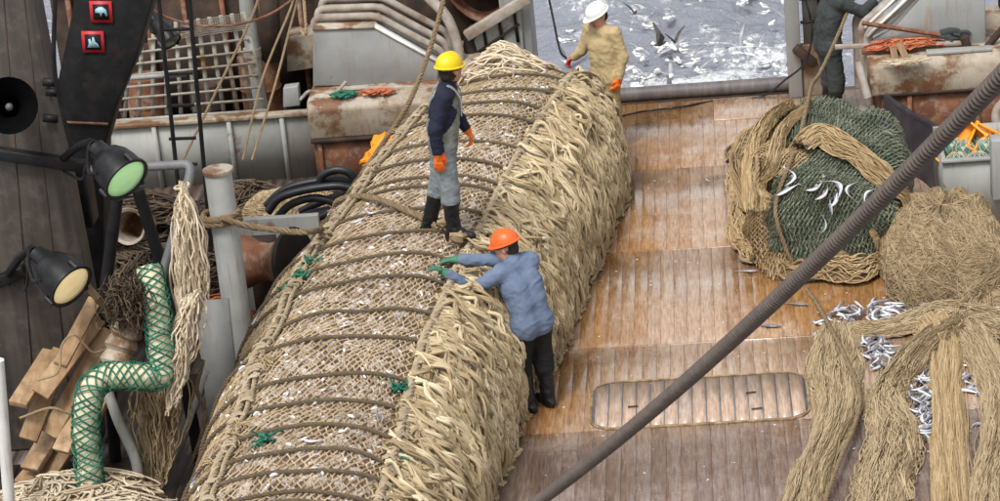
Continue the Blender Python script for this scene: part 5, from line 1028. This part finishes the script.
# ------------------------------------------------------------------ standing lines
def line(name, pts, r, mt, label, n=40, cat='rope', rope=True):
    c = spline(pts, n)
    return (rope_mb(c, r, 3) if rope else MB().tube(c, r, 6)).build(name, mt, smooth=True, label=label, cat=cat)
line('guy_rope', [P(338, 212, 23.9), P(357, 182, 24.3), P(382, 145, 25.0), P(408, 105, 25.8), P(428, 55, 26.6), P(441, 10, 27.2), P(447, -15, 27.5)], .03, 'rope_brown', 'thick brown rope rising past the left of the yellow-helmeted man')
line('guy_rope', [P(180, 166, 26.5), P(212, 100, 26.5), P(246, 30, 26.5), P(262, -10, 26.5)], .016, 'rope_tan', 'thin tan line slanting across the grating')
line('guy_rope', [P(243, 160, 26.3), P(262, 80, 26.6), P(290, 10, 27), P(296, -10, 27)], .014, 'rope_tan', 'thin line left of the junction box, left of a pair')
line('guy_rope', [P(252, 160, 26.3), P(275, 85, 26.6), P(292, 20, 27), P(300, -10, 27)], .014, 'rope_tan', 'thin line left of the junction box, right of a pair')
line('slack_line', [P(132, -8, 25.5), P(160, 14, 25.5), P(195, 25, 25.6), P(235, 25, 25.7), P(270, 14, 25.8), P(300, -6, 25.9)], .013, 'rust_red', 'slack reddish line sagging in front of the grating')
line('guy_rope', [P(300, 28, 28.0), P(306, 33, 27.9), P(303, -10, 28.2)], .02, 'rope_tan', 'short tan line at the left end of the port gallows pipes', 14)
line('tackle_line', [P(547, -10, 28.7), P(553, 18, 28.5), P(560, 50, 28.0), P(566, 58, 27.85)], .014, 'black_rubber', 'dark line held by the white-helmeted man', 20, rope=False)
line('stern_line', [G(612, 119, .03), G(640, 112, .03), G(680, 107, .03), P(715, 101, 28.85), P(760, 97, 28.8), P(785, 80, 28.6), P(805, 62, 28.5), P(812, 30, 28.5), P(803, -10, 28.5)], .013, 'black_rubber', 'thin dark line along the stern rail and up the starboard gallows', 70)
line('long_rope', [P(856, -10, 28.0), P(838, 35, 27.6), P(820, 73, 26.9), P(812, 85, 26.3), on_heap(806, 105, off=.09), on_heap(797, 140, off=.09), on_heap(785, 170, off=.09), on_heap(776, 200, off=.1), on_heap(778, 225, off=.1), on_heap(785, 252, off=.1), G(800, 280, .03), G(815, 300, .03), G(832, 330, .16), G(848, 362, .2), G(860, 395, .12), G(855, 425, .1), G(840, 460, .12), G(826, 500, .1), G(818, 540, .05)], .021, 'rope_brown', 'long tan rope hanging from above, over the heap and down the deck net', 160)
# foreground warp: a served steel wire running past the camera
w0, w1 = D(1060, 16, 5.6), D(448, 562, 10.8); wp = empty('warp_cable', w0, label='thick ribbed steel warp cable slanting across the foreground', cat='cable')
R_ = .0135; c = np.linspace(w0, w1, 240)-np.array([0, 0, .10])*(4*np.linspace(0, 1, 240)*(1-np.linspace(0, 1, 240)))[:, None]; s_ = np.linalg.norm(w1-w0); MB().tube(c, R_, 12).build('core', 'horn_black', wp, smooth=True)  # near-black core paints the shade in the grooves between turns
nt_ = int(s_/.0178); u = np.linspace(0, 1, nt_*10); cs = w0+(w1-w0)*u[:, None]-np.array([0, 0, .10])*(4*u*(1-u))[:, None]; t_ = (w1-w0)/s_; n1 = np.cross(t_, [0, 0, 1.]); n1 /= np.linalg.norm(n1); b1 = np.cross(t_, n1); a = u*nt_*2*math.pi
hel = cs+(R_+.0045)*(np.cos(a)[:, None]*n1+np.sin(a)[:, None]*b1); k = 5; an = np.arange(k)*2*math.pi/k; rad = np.cos(a)[:, None]*n1+np.sin(a)[:, None]*b1
V = hel[:, None]+.0066*(np.cos(an)[None, :, None]*rad[:, None]+np.sin(an)[None, :, None]*t_); MB().add(V.reshape(-1, 3), gridq(len(hel), k, True), r=np.repeat(RNG.random(len(hel))*.3+.35, k)).build('serving_wire', 'steel_wire', wp, smooth=True)
#=PEOPLE=
# ------------------------------------------------------------------ people: one continuous surface each, grown from a soft union of limbs
def surface_nets(Dg, lo, cell):
    ins = Dg < 0; nx, ny, nz = Dg.shape; cs = (nx-1, ny-1, nz-1); acc = np.zeros(cs+(3,), np.float32); cnt = np.zeros(cs, np.float32)
    off = [(0, 0, 0), (1, 0, 0), (0, 1, 0), (1, 1, 0), (0, 0, 1), (1, 0, 1), (0, 1, 1), (1, 1, 1)]
    sl = lambda o: tuple(slice(o[k], o[k]+cs[k]) for k in range(3))
    for a in range(8):
        for b_ in range(a+1, 8):
            oa, ob = off[a], off[b_]
            if sum(abs(oa[k]-ob[k]) for k in range(3)) != 1: continue
            da, db = Dg[sl(oa)], Dg[sl(ob)]; m = (da < 0) != (db < 0); t = np.where(m, da/(da-db+1e-12), 0)
            for k in range(3): acc[..., k] += np.where(m, oa[k]+(ob[k]-oa[k])*t, 0)
            cnt += m
    act = cnt > 0; idx = -np.ones(cs, np.int64); idx[act] = np.arange(act.sum()); ijk = np.argwhere(act)
    V = lo+cell*(ijk+acc[act]/cnt[act][:, None]); Fs = []
    for ax in range(3):
        u, v = (ax+1) % 3, (ax+2) % 3; s0 = [slice(1, cs[k]) for k in range(3)]; s0[ax] = slice(0, cs[ax]); s1 = list(s0); s1[ax] = slice(1, cs[ax]+1)
        a, b_ = ins[tuple(s0)], ins[tuple(s1)]; e = np.argwhere(a != b_); e = e+np.array([0 if k == ax else 1 for k in range(3)])
        if not len(e): continue
        du, dv = np.zeros(3, int), np.zeros(3, int); du[u] = 1; dv[v] = 1; g4 = [e-du-dv, e-dv, e, e-du]; q_ = np.stack([idx[tuple(x.T)] for x in g4], 1)
        fl = ~ins[tuple(e.T)]; q_[fl] = q_[fl][:, ::-1]; Fs.append(q_[(q_ >= 0).all(1)])
    return V, np.vstack(Fs), ijk
def body_mesh(prims, matnames, cell=.0095):
    A = np.array([p[0] for p in prims]+[p[1] for p in prims]); lo = A.min(0)-.2; hi = A.max(0)+.2; n = np.ceil((hi-lo)/cell).astype(int)
    Dg = np.full(n, .2, np.float32); raw = np.full(n, 9., np.float32); lab = np.zeros(n, np.int16)
    for a, b_, ra, rb, mt, k in prims:
        a, b_ = np.array(a, float), np.array(b_, float); rm = max(ra, rb)+.07; i0 = np.maximum(((np.minimum(a, b_)-rm-lo)/cell).astype(int), 0); i1 = np.minimum(((np.maximum(a, b_)+rm-lo)/cell).astype(int)+1, n)
        S = tuple(slice(i0[q], i1[q]) for q in range(3)); g_ = np.stack(np.meshgrid(*[lo[q]+cell*np.arange(i0[q], i1[q]) for q in range(3)], indexing='ij'), -1)
        ba = b_-a; t = np.clip(((g_-a) @ ba)/(ba @ ba+1e-12), 0, 1); d = (np.linalg.norm(g_-(a+ba*t[..., None]), axis=-1)-(ra+(rb-ra)*t)).astype(np.float32)
        D0 = Dg[S]; h = np.clip(.5+.5*(D0-d)/k, 0, 1); Dg[S] = D0*(1-h)+d*h-k*h*(1-h)
        m = d < raw[S]-(.004 if mt in ('eye_dark', 'lip') else 0); raw[S] = np.where(m, d, raw[S]); lab[S] = np.where(m, matnames.index(mt), lab[S])
    V, F, ijk = surface_nets(Dg, lo, cell)
    vl = lab[tuple((ijk+0).T)]; soft = np.isin(vl, [i for i, k in enumerate(matnames) if k not in ('skin', 'eye_dark', 'lip', 'hair_dark')])
    for _ in range(2):                   # relax the grid
        acc = np.zeros_like(V); c = np.zeros(len(V))
        for k in range(4):
            for q in (1, 3): np.add.at(acc, F[:, k], V[F[:, (k+q) % 4]]); np.add.at(c, F[:, k], 1)
        V = V*.55+.45*acc/np.maximum(c, 1)[:, None]
    g1 = 1.2*V[:, 0]-.45*V[:, 1]; fx = vnoise(g1*11+V[:, 2]*8, V[:, 2]*15-g1*5, 4, 2); fy = vnoise(g1*8-V[:, 2]*10, V[:, 2]*9+g1*4, 9, 2); w = .007*(.35-np.minimum(np.abs(fx)*2.2, 1))*.8+.004*(.35-np.minimum(np.abs(fy)*2.2, 1)); ctr = A.mean(0)
    N = np.zeros_like(V); fn = np.cross(V[F[:, 1]]-V[F[:, 0]], V[F[:, 3]]-V[F[:, 0]])
    for k in range(4): np.add.at(N, F[:, k], fn)
    N /= np.linalg.norm(N, axis=1)[:, None]+1e-12; V = V+N*(w*soft)[:, None]
    fl = vl[F]; return V, F, fl[:, 0]
def person(label, base, heading, J, M_, helmet=None, scale=1.0, cuff=None, hair=True, extra=None):
    fw = np.array([heading[0], heading[1], 0.]); fw /= np.linalg.norm(fw); rt = np.array([fw[1], -fw[0], 0.]); up = np.array([0, 0, 1.]); base = np.array(base, float)
    W = lambda v: base+scale*(rt*v[0]+fw*v[1]+up*v[2])
    if callable(J): J = J(W, lambda p: np.array([(p-base) @ rt, (p-base) @ fw, (p-base) @ up])/scale)
    j = {k: np.array(v, float) for k, v in J.items()}; pr = []; s = scale
    def cap(a, b_, ra, rb, m, k=.03): pr.append((W(a), W(b_), ra*s, rb*s, M_.get(m, m), k))
    pv, ch_, nk, hd = j['pelvis'], j['chest'], j['neck'], j['head']; X = np.array([1., 0, 0]); hipv = (j['hipR']-j['hipL']); hipv /= np.linalg.norm(hipv); shv = j['shR']-j['shL']; shv /= np.linalg.norm(shv)
    shirt = M_['belly'] == M_['torso']; cap(j['hipL']+[0, 0, .02], j['hipR']+[0, 0, .02], .112, .112, 'belly' if shirt else 'legs', .05)
    if shirt: cap(j['hipL']+[-.02, 0, -.03], j['hipR']+[.02, 0, -.03], .112, .112, 'belly', .03)
    for o_ in (-.055, .055):
        cap(pv+hipv*o_*(1.45 if M_['belly'] == M_['torso'] else 1)-[0, 0, .07], (pv+ch_)/2+shv*o_, .128 if M_['belly'] == M_['torso'] else .122, .126, 'belly', .03); cap((pv+ch_)/2+shv*o_*1.25, ch_+shv*o_*1.5, .126, .128, 'torso', .05); cap(ch_+shv*o_*1.4, nk*.55+ch_*.45+shv*o_*1.8, .125, .085, 'torso', .05)
    cap(j['shL']*.9+nk*.1, j['shR']*.9+nk*.1, .075, .075, 'torso', .06); cap(nk-[0, 0, .05], nk+(hd-nk)*.15, .075, .062, 'torso', .03)
    if 'bib' in M_:
        for o_ in (-.07, .07): cap(pv+hipv*o_+[0, .02, 0], ch_+shv*o_*1.1+[0, .045, .06], .125, .10, 'bib', .03); cap(pv+hipv*o_, (pv+ch_)/2+shv*o_+[0, -.03, .02], .125, .118, 'bib', .03)
    cap(nk, hd-[0, 0, .04], .056, .055, 'skin', .02)
    hf = j.get('look', np.array([0, 1., -.1])); hf = hf/np.linalg.norm(hf); hr_ = np.cross(hf, up); hr_ /= np.linalg.norm(hr_); hu = np.cross(hr_, hf)
    H_ = lambda r_, f, u: hd+hr_*r_+hf*f+hu*u
    cap(H_(0, -.02, .03), H_(0, .03, .025), .092, .085, 'skin', .02); cap(H_(-.02, .035, -.05), H_(.02, .035, -.05), .06, .06, 'skin', .04); cap(H_(0, .06, -.095), H_(0, .065, -.09), .032, .03, 'skin', .03)
    cap(H_(0, .10, .0), H_(0, .125, -.032), .011, .017, 'skin', .012); cap(H_(-.045, .075, .026), H_(.045, .075, .026), .026, .026, 'skin', .02)
    cap(H_(-.028, .10, -.066), H_(.028, .10, -.066), .0085, .0085, 'lip', .006)
    for sd_ in (-1, 1):
        cap(H_(.092*sd_, -.012, .015), H_(.096*sd_, -.018, -.03), .018, .012, 'skin', .01); cap(H_(.034*sd_, .097, .004), H_(.036*sd_, .097, .004), .0125, .0125, 'eye_dark', .004)
    if hair: cap(H_(0, -.04, .03), H_(0, -.045, -.035), .092, .068, 'hair_dark', .015)
    for sd_, L_ in ((-1, 'L'), (1, 'R')):
        sh, el, wr = j['sh'+L_], j['el'+L_], j['wr'+L_]; hp, kn, an = j['hip'+L_], j['kn'+L_], j['an'+L_]
        cap(sh, el, .078, .064, 'sleeve', .035); cap(el, el+(wr-el)*.95, .064, .05, 'sleeve', .03); gm = 'glove'+L_ if 'glove'+L_ in M_ else 'glove'
        d = wr-el; d = d/np.linalg.norm(d); pn = np.array(j.get('palm'+L_, (-sd_, 0, 0)), float); pn = pn-d*(pn @ d); pn /= np.linalg.norm(pn); sv = np.cross(d, pn)
        th_side = 1 if sv[1]*1.0+d[2]*0 > 0 else -1; cl_ = j.get('curl'+L_, np.array([.45]))[0]
        cap(wr-d*(cuff or .07), wr+d*.01, .05, .043, gm, .02)
        for q_ in (-.024, 0, .024): cap(wr, wr+d*.09+sv*q_, .024, .020, gm, .018)
        for f in range(4):
            ln = (.036, .041, .038, .030)[f if th_side > 0 else 3-f]; p0 = wr+d*.09+sv*(f-1.5)*.023; dd = d.copy()
            for g_ in range(3):
                a_ = cl_*(g_+.6); dd = d*math.cos(a_)+pn*math.sin(a_); p1 = p0+dd*ln*(1-.12*g_); cap(p0, p1, .0135-.001*g_, .0125-.001*g_, gm, .006); p0 = p1
        t0 = wr+d*.025+sv*th_side*.03; t1 = t0+d*.035+sv*th_side*.028+pn*.012; t2 = t1+d*.034+pn*.018; cap(t0, t1, .018, .0155, gm, .01); cap(t1, t2, .0155, .013, gm, .008)
        cap(hp, kn, .110, .094, 'legs', .04); mid = kn+(an-kn)*.25; cap(kn, mid, .094, .094, 'legs', .03); cap(mid, an, .08, .068, 'boot', .012); cap(mid, mid+(an-mid)*.1, .088, .086, 'boot', .01)
        fd = np.array(j.get('toe'+L_, (.12*sd_, 1, 0)), float); fd[2] = 0; fd /= np.linalg.norm(fd); sole = an*[1, 1, 0]+[0, 0, an[2]-.05]
        cap(an-fd*.02+[0, 0, -.03], an+fd*.01, .05, .056, 'boot', .03); cap(sole-fd*.05, sole+fd*.17, .042, .038, 'boot', .025); cap(sole-fd*.05-[0, 0, .012], sole+fd*.16-[0, 0, .012], .03, .03, 'boot', .01); cap(an+fd*.03, sole+fd*.13+[0, 0, .01], .048, .04, 'boot', .03)
    names = sorted({p[4] for p in pr}); V, F, mi = body_mesh(pr, names); zmin = V[:, 2].min()
    root = empty('person', base, label=label, cat='person'); link('body', mesh_np('body', V, F, None, True, names, mi), root)
    if helmet:
        nu, nv = 14, 32; e = np.linspace(0, 1, nu)[:, None]*math.pi/2; a = np.arange(nv)[None]*2*math.pi/nv; cen = H_(0, -.008, .045)
        r1 = .118*np.cos(e)**.85; ridge = .007*np.exp(-(np.sin(a)*np.cos(e)*6)**2)*np.sin(e)**.3
        loc = [cen+hr_*(r1*np.sin(a))[..., None]+hf*(r1*1.17*np.cos(a))[..., None]+hu*(.122*np.sin(e)+ridge)[..., None]][0]
        vv = np.apply_along_axis(lambda q_: W(q_), 1, loc.reshape(-1, 3)); mb = MB(); mb.add(vv, gridq(nu, nv, True)); ho = mb.build('helmet', helmet, root, smooth=True); ho.modifiers.clear()
        bq = []
        for ext, dz in ((0, .004), (1, -.004), (1, -.012), (0, -.008)):
            pk = .016+.036*np.clip(np.cos(a[0]), 0, 1)**2; rr = .117+ext*pk; bq.append(cen+hr_*((.117+ext*.014)*np.sin(a[0]))[:, None]+hf*(rr*1.15*np.cos(a[0]))[:, None]+hu*dz)
        bq.append(bq[0]); vb = np.array([W(q_) for q_ in np.concatenate(bq)]); MB().add(vb, gridq(5, nv, True)).build('brim', helmet, ho, smooth=True)
        rg_ = []
        for dz, rr in ((-.006, .112), (-.03, .110), (-.03, .103), (-.006, .104)): rg_.append(cen+hr_*(rr*np.sin(a[0]))[:, None]+hf*(rr*1.15*np.cos(a[0]))[:, None]+hu*dz)
        rg_.append(rg_[0]); MB().add(np.array([W(q_) for q_ in np.concatenate(rg_)]), gridq(5, nv, True)).build('brim_band', 'helmet_band', ho, smooth=True)  # dark ring just below the brim
    if extra: extra(root, W, j)
    return root
base_legs = dict(hipL=(-.09, 0, .90), hipR=(.09, 0, .90), knL=(-.11, .04, .49), knR=(.11, .04, .49), anL=(-.12, 0, .085), anR=(.12, 0, .085))
# man in yellow helmet on the bag
yy_, ya_ = on_cod(446, 238); yb = cod(yy_, ya_, .01)
def straps(root, W, j):
    for sd_ in (-1, 1):
        p = [W(q_) for q_ in ((.10*sd_, .25, 1.18), (.105*sd_, .255, 1.35), (.105*sd_, .17, 1.468), (.10*sd_, .07, 1.44), (.07*sd_, -.022, 1.33), (.015*sd_, -.05, 1.17))]; c = spline(p, 26); t, n1, b1 = frames(c); o = MB()
        side = np.array([(np.array(W((1, 0, 0)))-np.array(W((0, 0, 0)))) for _ in c]); side /= np.linalg.norm(side, axis=1)[:, None]; nn = np.cross(t, side); nn /= np.linalg.norm(nn, axis=1)[:, None]
        ring = np.stack([c-side*.02-nn*.005, c+side*.02-nn*.005, c+side*.02+nn*.005, c-side*.02+nn*.005], 1); o.add(ring.reshape(-1, 3), gridq(len(c), 4, True)); o.build('strap', 'bib_strap', root, smooth=True)
cloth('bib_strap', (0.28, 0.30, 0.29), 0.2, 12)
Jy = dict(base_legs, pelvis=(0, .05, .93), chest=(0, .10, 1.24), neck=(0, .15, 1.45), head=(-.01, .185, 1.585), look=(-.8, .65, -.1), hipL=(-.09, .05, .90), hipR=(.09, .05, .90), shL=(-.19, .15, 1.40), shR=(.19, .11, 1.40), elR=(.25, .0, 1.13), wrR=(.245, .0, .89), palmR=(-1, 0, 0), elL=(-.27, .17, 1.13), wrL=(-.25, .27, .93), palmL=(0, -.2, -1), knL=(-.12, -.02, .49), anL=(-.15, -.16, .085), anR=(.12, .07, .085), knR=(.10, .07, .49), toeL=(-.35, 1, 0), toeR=(.25, 1, 0), curlR=[.3], curlL=[.6])
person('person in yellow helmet, navy sweater and grey bib overalls standing on the net bag', yb, (1, .08), Jy, dict(legs='trouser_bluegrey', belly='bib_grey', bib='bib_grey', torso='navy_wool', sleeve='navy_wool', glove='glove_orange', boot='rubber_boot'), 'helmet_yellow', .975, .11, extra=straps)
# man in orange-red helmet leaning on the bag
def Jr(W, inv):
    y1, a1 = on_cod(444, 282); y2, a2 = on_cod(450, 268); t1 = inv(cod(y1, a1, .10)); t2 = inv(cod(y2, a2, .10))
    d = dict(base_legs, pelvis=(0, -.03, .92), chest=(0, .07, 1.22), neck=(0, .15, 1.43), head=(-.02, .22, 1.555), look=(-.45, .9, -.35), shL=(-.18, .13, 1.37), shR=(.18, .13, 1.38), hipL=(-.09, -.03, .89), hipR=(.09, -.03, .89), knL=(-.10, .06, .48), knR=(.11, .0, .48), anL=(-.10, -.01, .085), anR=(.10, -.04, .085), curlL=[.35], curlR=[.35], palmL=(0, 0, -1), palmR=(0, 0, -1))
    for L_, t in (('L', t1), ('R', t2)):
        sh = np.array(d['sh'+L_]); v = t-sh; ln = np.linalg.norm(v); u = v/ln; ln = min(ln, .66); wr = sh+u*ln; bend = math.sqrt(max(0, .30**2-(ln/2)**2)) if ln < .6 else .0
        d['wr'+L_] = wr; d['el'+L_] = sh+u*ln*.52+np.array([0, 0, -1.])*bend*.9
    return d
person('person in orange-red helmet and blue shirt leaning on the net bag with arms stretched out', G(538, 408), (-.66, .75), Jr, dict(legs='black_trouser', belly='shirt_blue', torso='shirt_blue', sleeve='shirt_blue', gloveL='glove_green', gloveR='glove_green', boot='rubber_boot'), 'helmet_red', .97)
# man in white helmet behind the bag
def Jw(W, inv):
    h_ = inv(P(574, 57, 27.75)); d = dict(base_legs, pelvis=(0, 0, .93), chest=(0, .0, 1.25), neck=(0, .02, 1.46), head=(.0, .055, 1.595), look=(.25, .9, -.45), shL=(-.20, 0, 1.41), shR=(.20, .02, 1.41), elL=(-.27, -.04, 1.13), wrL=(-.25, .03, .89), palmL=(1, 0, 0), curlL=[.5], curlR=[.85], palmR=(0, .3, -1))
    sh = np.array(d['shR']); v = h_-sh; ln = np.linalg.norm(v); u = v/ln; ln = min(ln, .57); d['wrR'] = sh+u*ln; d['elR'] = sh+u*ln*.5+np.array([0, 0, -.09]); return d
person('person in white helmet and khaki jacket holding a dark line at the stern', G(612, 146), (-.72, -.69), Jw, dict(legs='trouser_khaki', belly='jacket_khaki', torso='jacket_khaki', sleeve='jacket_khaki', glove='glove_orange', gloveR='glove_red', boot='rubber_boot'), 'helmet_white', .97)
# man in dark overalls at the starboard gallows
db = P(832, 122, 27.98); db[2] = 0
Jd = dict(base_legs, pelvis=(0, -.02, .93), chest=(0, .05, 1.25), neck=(0, .10, 1.45), head=(0, .16, 1.59), look=(.1, .9, -.3), shL=(-.19, .09, 1.40), shR=(.19, .09, 1.40), elL=(-.22, .34, 1.30), wrL=(-.14, .55, 1.42), elR=(.22, .34, 1.26), wrR=(.12, .56, 1.36), palmL=(0, 0, -1), palmR=(0, 0, -1), curlL=[.8], curlR=[.8])
def collar(root, W, j): MB().tube([W((.085*math.sin(a), .10+.075*math.cos(a), 1.475+.015*math.cos(a))) for a in np.linspace(0, 6.283, 20)], .022, 8).build('collar', 'collar_orange', root, smooth=True)
person('person in dark grey overalls with orange collar working at the starboard gallows', db, (.95, .3), Jd, dict(legs='overall_dark', belly='overall_dark', torso='overall_dark', sleeve='overall_dark', glove='glove_red', boot='rubber_boot'), None, 1.0, extra=collar)

# ------------------------------------------------------------------ seabirds
def bird_mesh(kind, dark=False):         # 0 floating, 1 wings raised, 2 gliding
    n, m = 9, 8; s = np.linspace(0, 1, n); L = .42; pr_ = np.interp(s, [0, .08, .2, .28, .5, .8, 1], [.01, .045, .05, .05, .075, .05, .006]); z = np.interp(s, [0, .1, .25, .4, 1], [.10, .115, .075, .05, .055]) if kind != 2 else np.interp(s, [0, .2, 1], [.06, .06, .06])
    an = np.arange(m)*2*math.pi/m; V = [((.5-s[i])*L, pr_[i]*math.cos(q_), z[i]+pr_[i]*.85*math.sin(q_)) for i in range(n) for q_ in an]; Q = gridq(n, m, True); mi = [2 if dark else 0]*len(Q); k = len(V)
    V += [(.5*L+.05, 0, z[0]-.012), (.5*L-.01, .012, z[0]), (.5*L-.01, -.012, z[0]), (.5*L-.01, 0, z[0]+.014)]; T = [(k, k+1, k+3), (k, k+3, k+2), (k, k+2, k+1)]; mt = [3]*3
    k = len(V); V += [(-.5*L+.03, -.02, .05), (-.5*L+.03, .02, .05), (-.5*L-.09, .045, .055), (-.5*L-.09, -.045, .055)]; Q2 = [(k, k+1, k+2, k+3)]; mq = [2 if dark else 0]
    for sd in (-1, 1):
        k = len(V)
        if kind == 0: pts = [(.08, .07, .09), (-.02, .085, .10), (-.30, .02, .085), (.0, .05, .03)]; V += [(x, sd*y, zz) for x, y, zz in pts]; Q2 += [(k, k+1, k+2, k+3)]; mq += [1]
        else:
            d = (.35, .30) if kind == 1 else (.06, -.03); sp = [(.0, 0), (.26, d[0]*.75), (.56, d[0]*.6+d[1])]
            for (y, zz), (xa, xb) in zip(sp, ((.08, -.09), (.11, -.05), (-.03, -.07))): V += [(xa, sd*(y+.03), .08+zz), (xb, sd*(y+.03), .075+zz), (xb, sd*(y+.03), .068+zz), (xa, sd*(y+.03), .07+zz)]
            for g_ in range(2):
                b0 = k+4*g_
                for q_ in range(4): Q2.append((b0+q_, b0+(q_+1) % 4, b0+4+(q_+1) % 4, b0+4+q_)); mq.append(2 if dark else 1)
            Q2.append((k+8, k+9, k+10, k+11)); mq.append(2 if dark else 1)
    return mesh_np('gull', np.array(V), [Q, np.array(T), np.array(Q2)], None, True, ['bird_white', 'bird_grey', 'bird_dark', 'beak'], mi+mt+mq)
BM = [bird_mesh(k) for k in range(3)]; BD = bird_mesh(1, True)
rg = np.random.default_rng(77); labs = ['white gull sitting on the wake behind the stern', 'white gull with raised wings on the wake', 'white gull gliding low over the wake']
for i in range(90):
    x, y = rg.uniform(548, 792), rg.uniform(-6, 100)
    if i > 40: x, y = rg.uniform(620, 790), rg.uniform(45, 100)
    k = int(rg.choice([0, 0, 0, 0, 1, 2])); z = SEA+.12 if k < 2 else SEA+rg.uniform(.6, 1.6); p = G(x, y, z)
    o = link('gull', BM[k], None, label=labs[k], cat='gull', group=['gulls sitting on the wake', 'gulls raising wings', 'gulls gliding'][k]); o.location = tuple(p); o.rotation_euler = (rg.normal(0, .2), rg.normal(0, .15), rg.uniform(0, 6.28)); sc_ = rg.uniform(.55, .85)*(1 if k == 0 else .75); o.scale = (sc_*.85, sc_*1.05, sc_*1.15)
for x, y, yw, s, lab in ((660, 46, .2, .6, 'dark brown seabird with raised wings, larger left one over the wake'), (675, 43, 2.4, .45, 'smaller dark seabird beside the large brown one'), (635, 14, 1.2, .4, 'dark seabird far back near the white-helmeted man')):
    o = link('dark_seabird', BD, None, label=lab, cat='seabird'); o.location = tuple(G(x, y, SEA+.5)); o.rotation_euler = (0, 0, yw); o.scale = (s,)*3
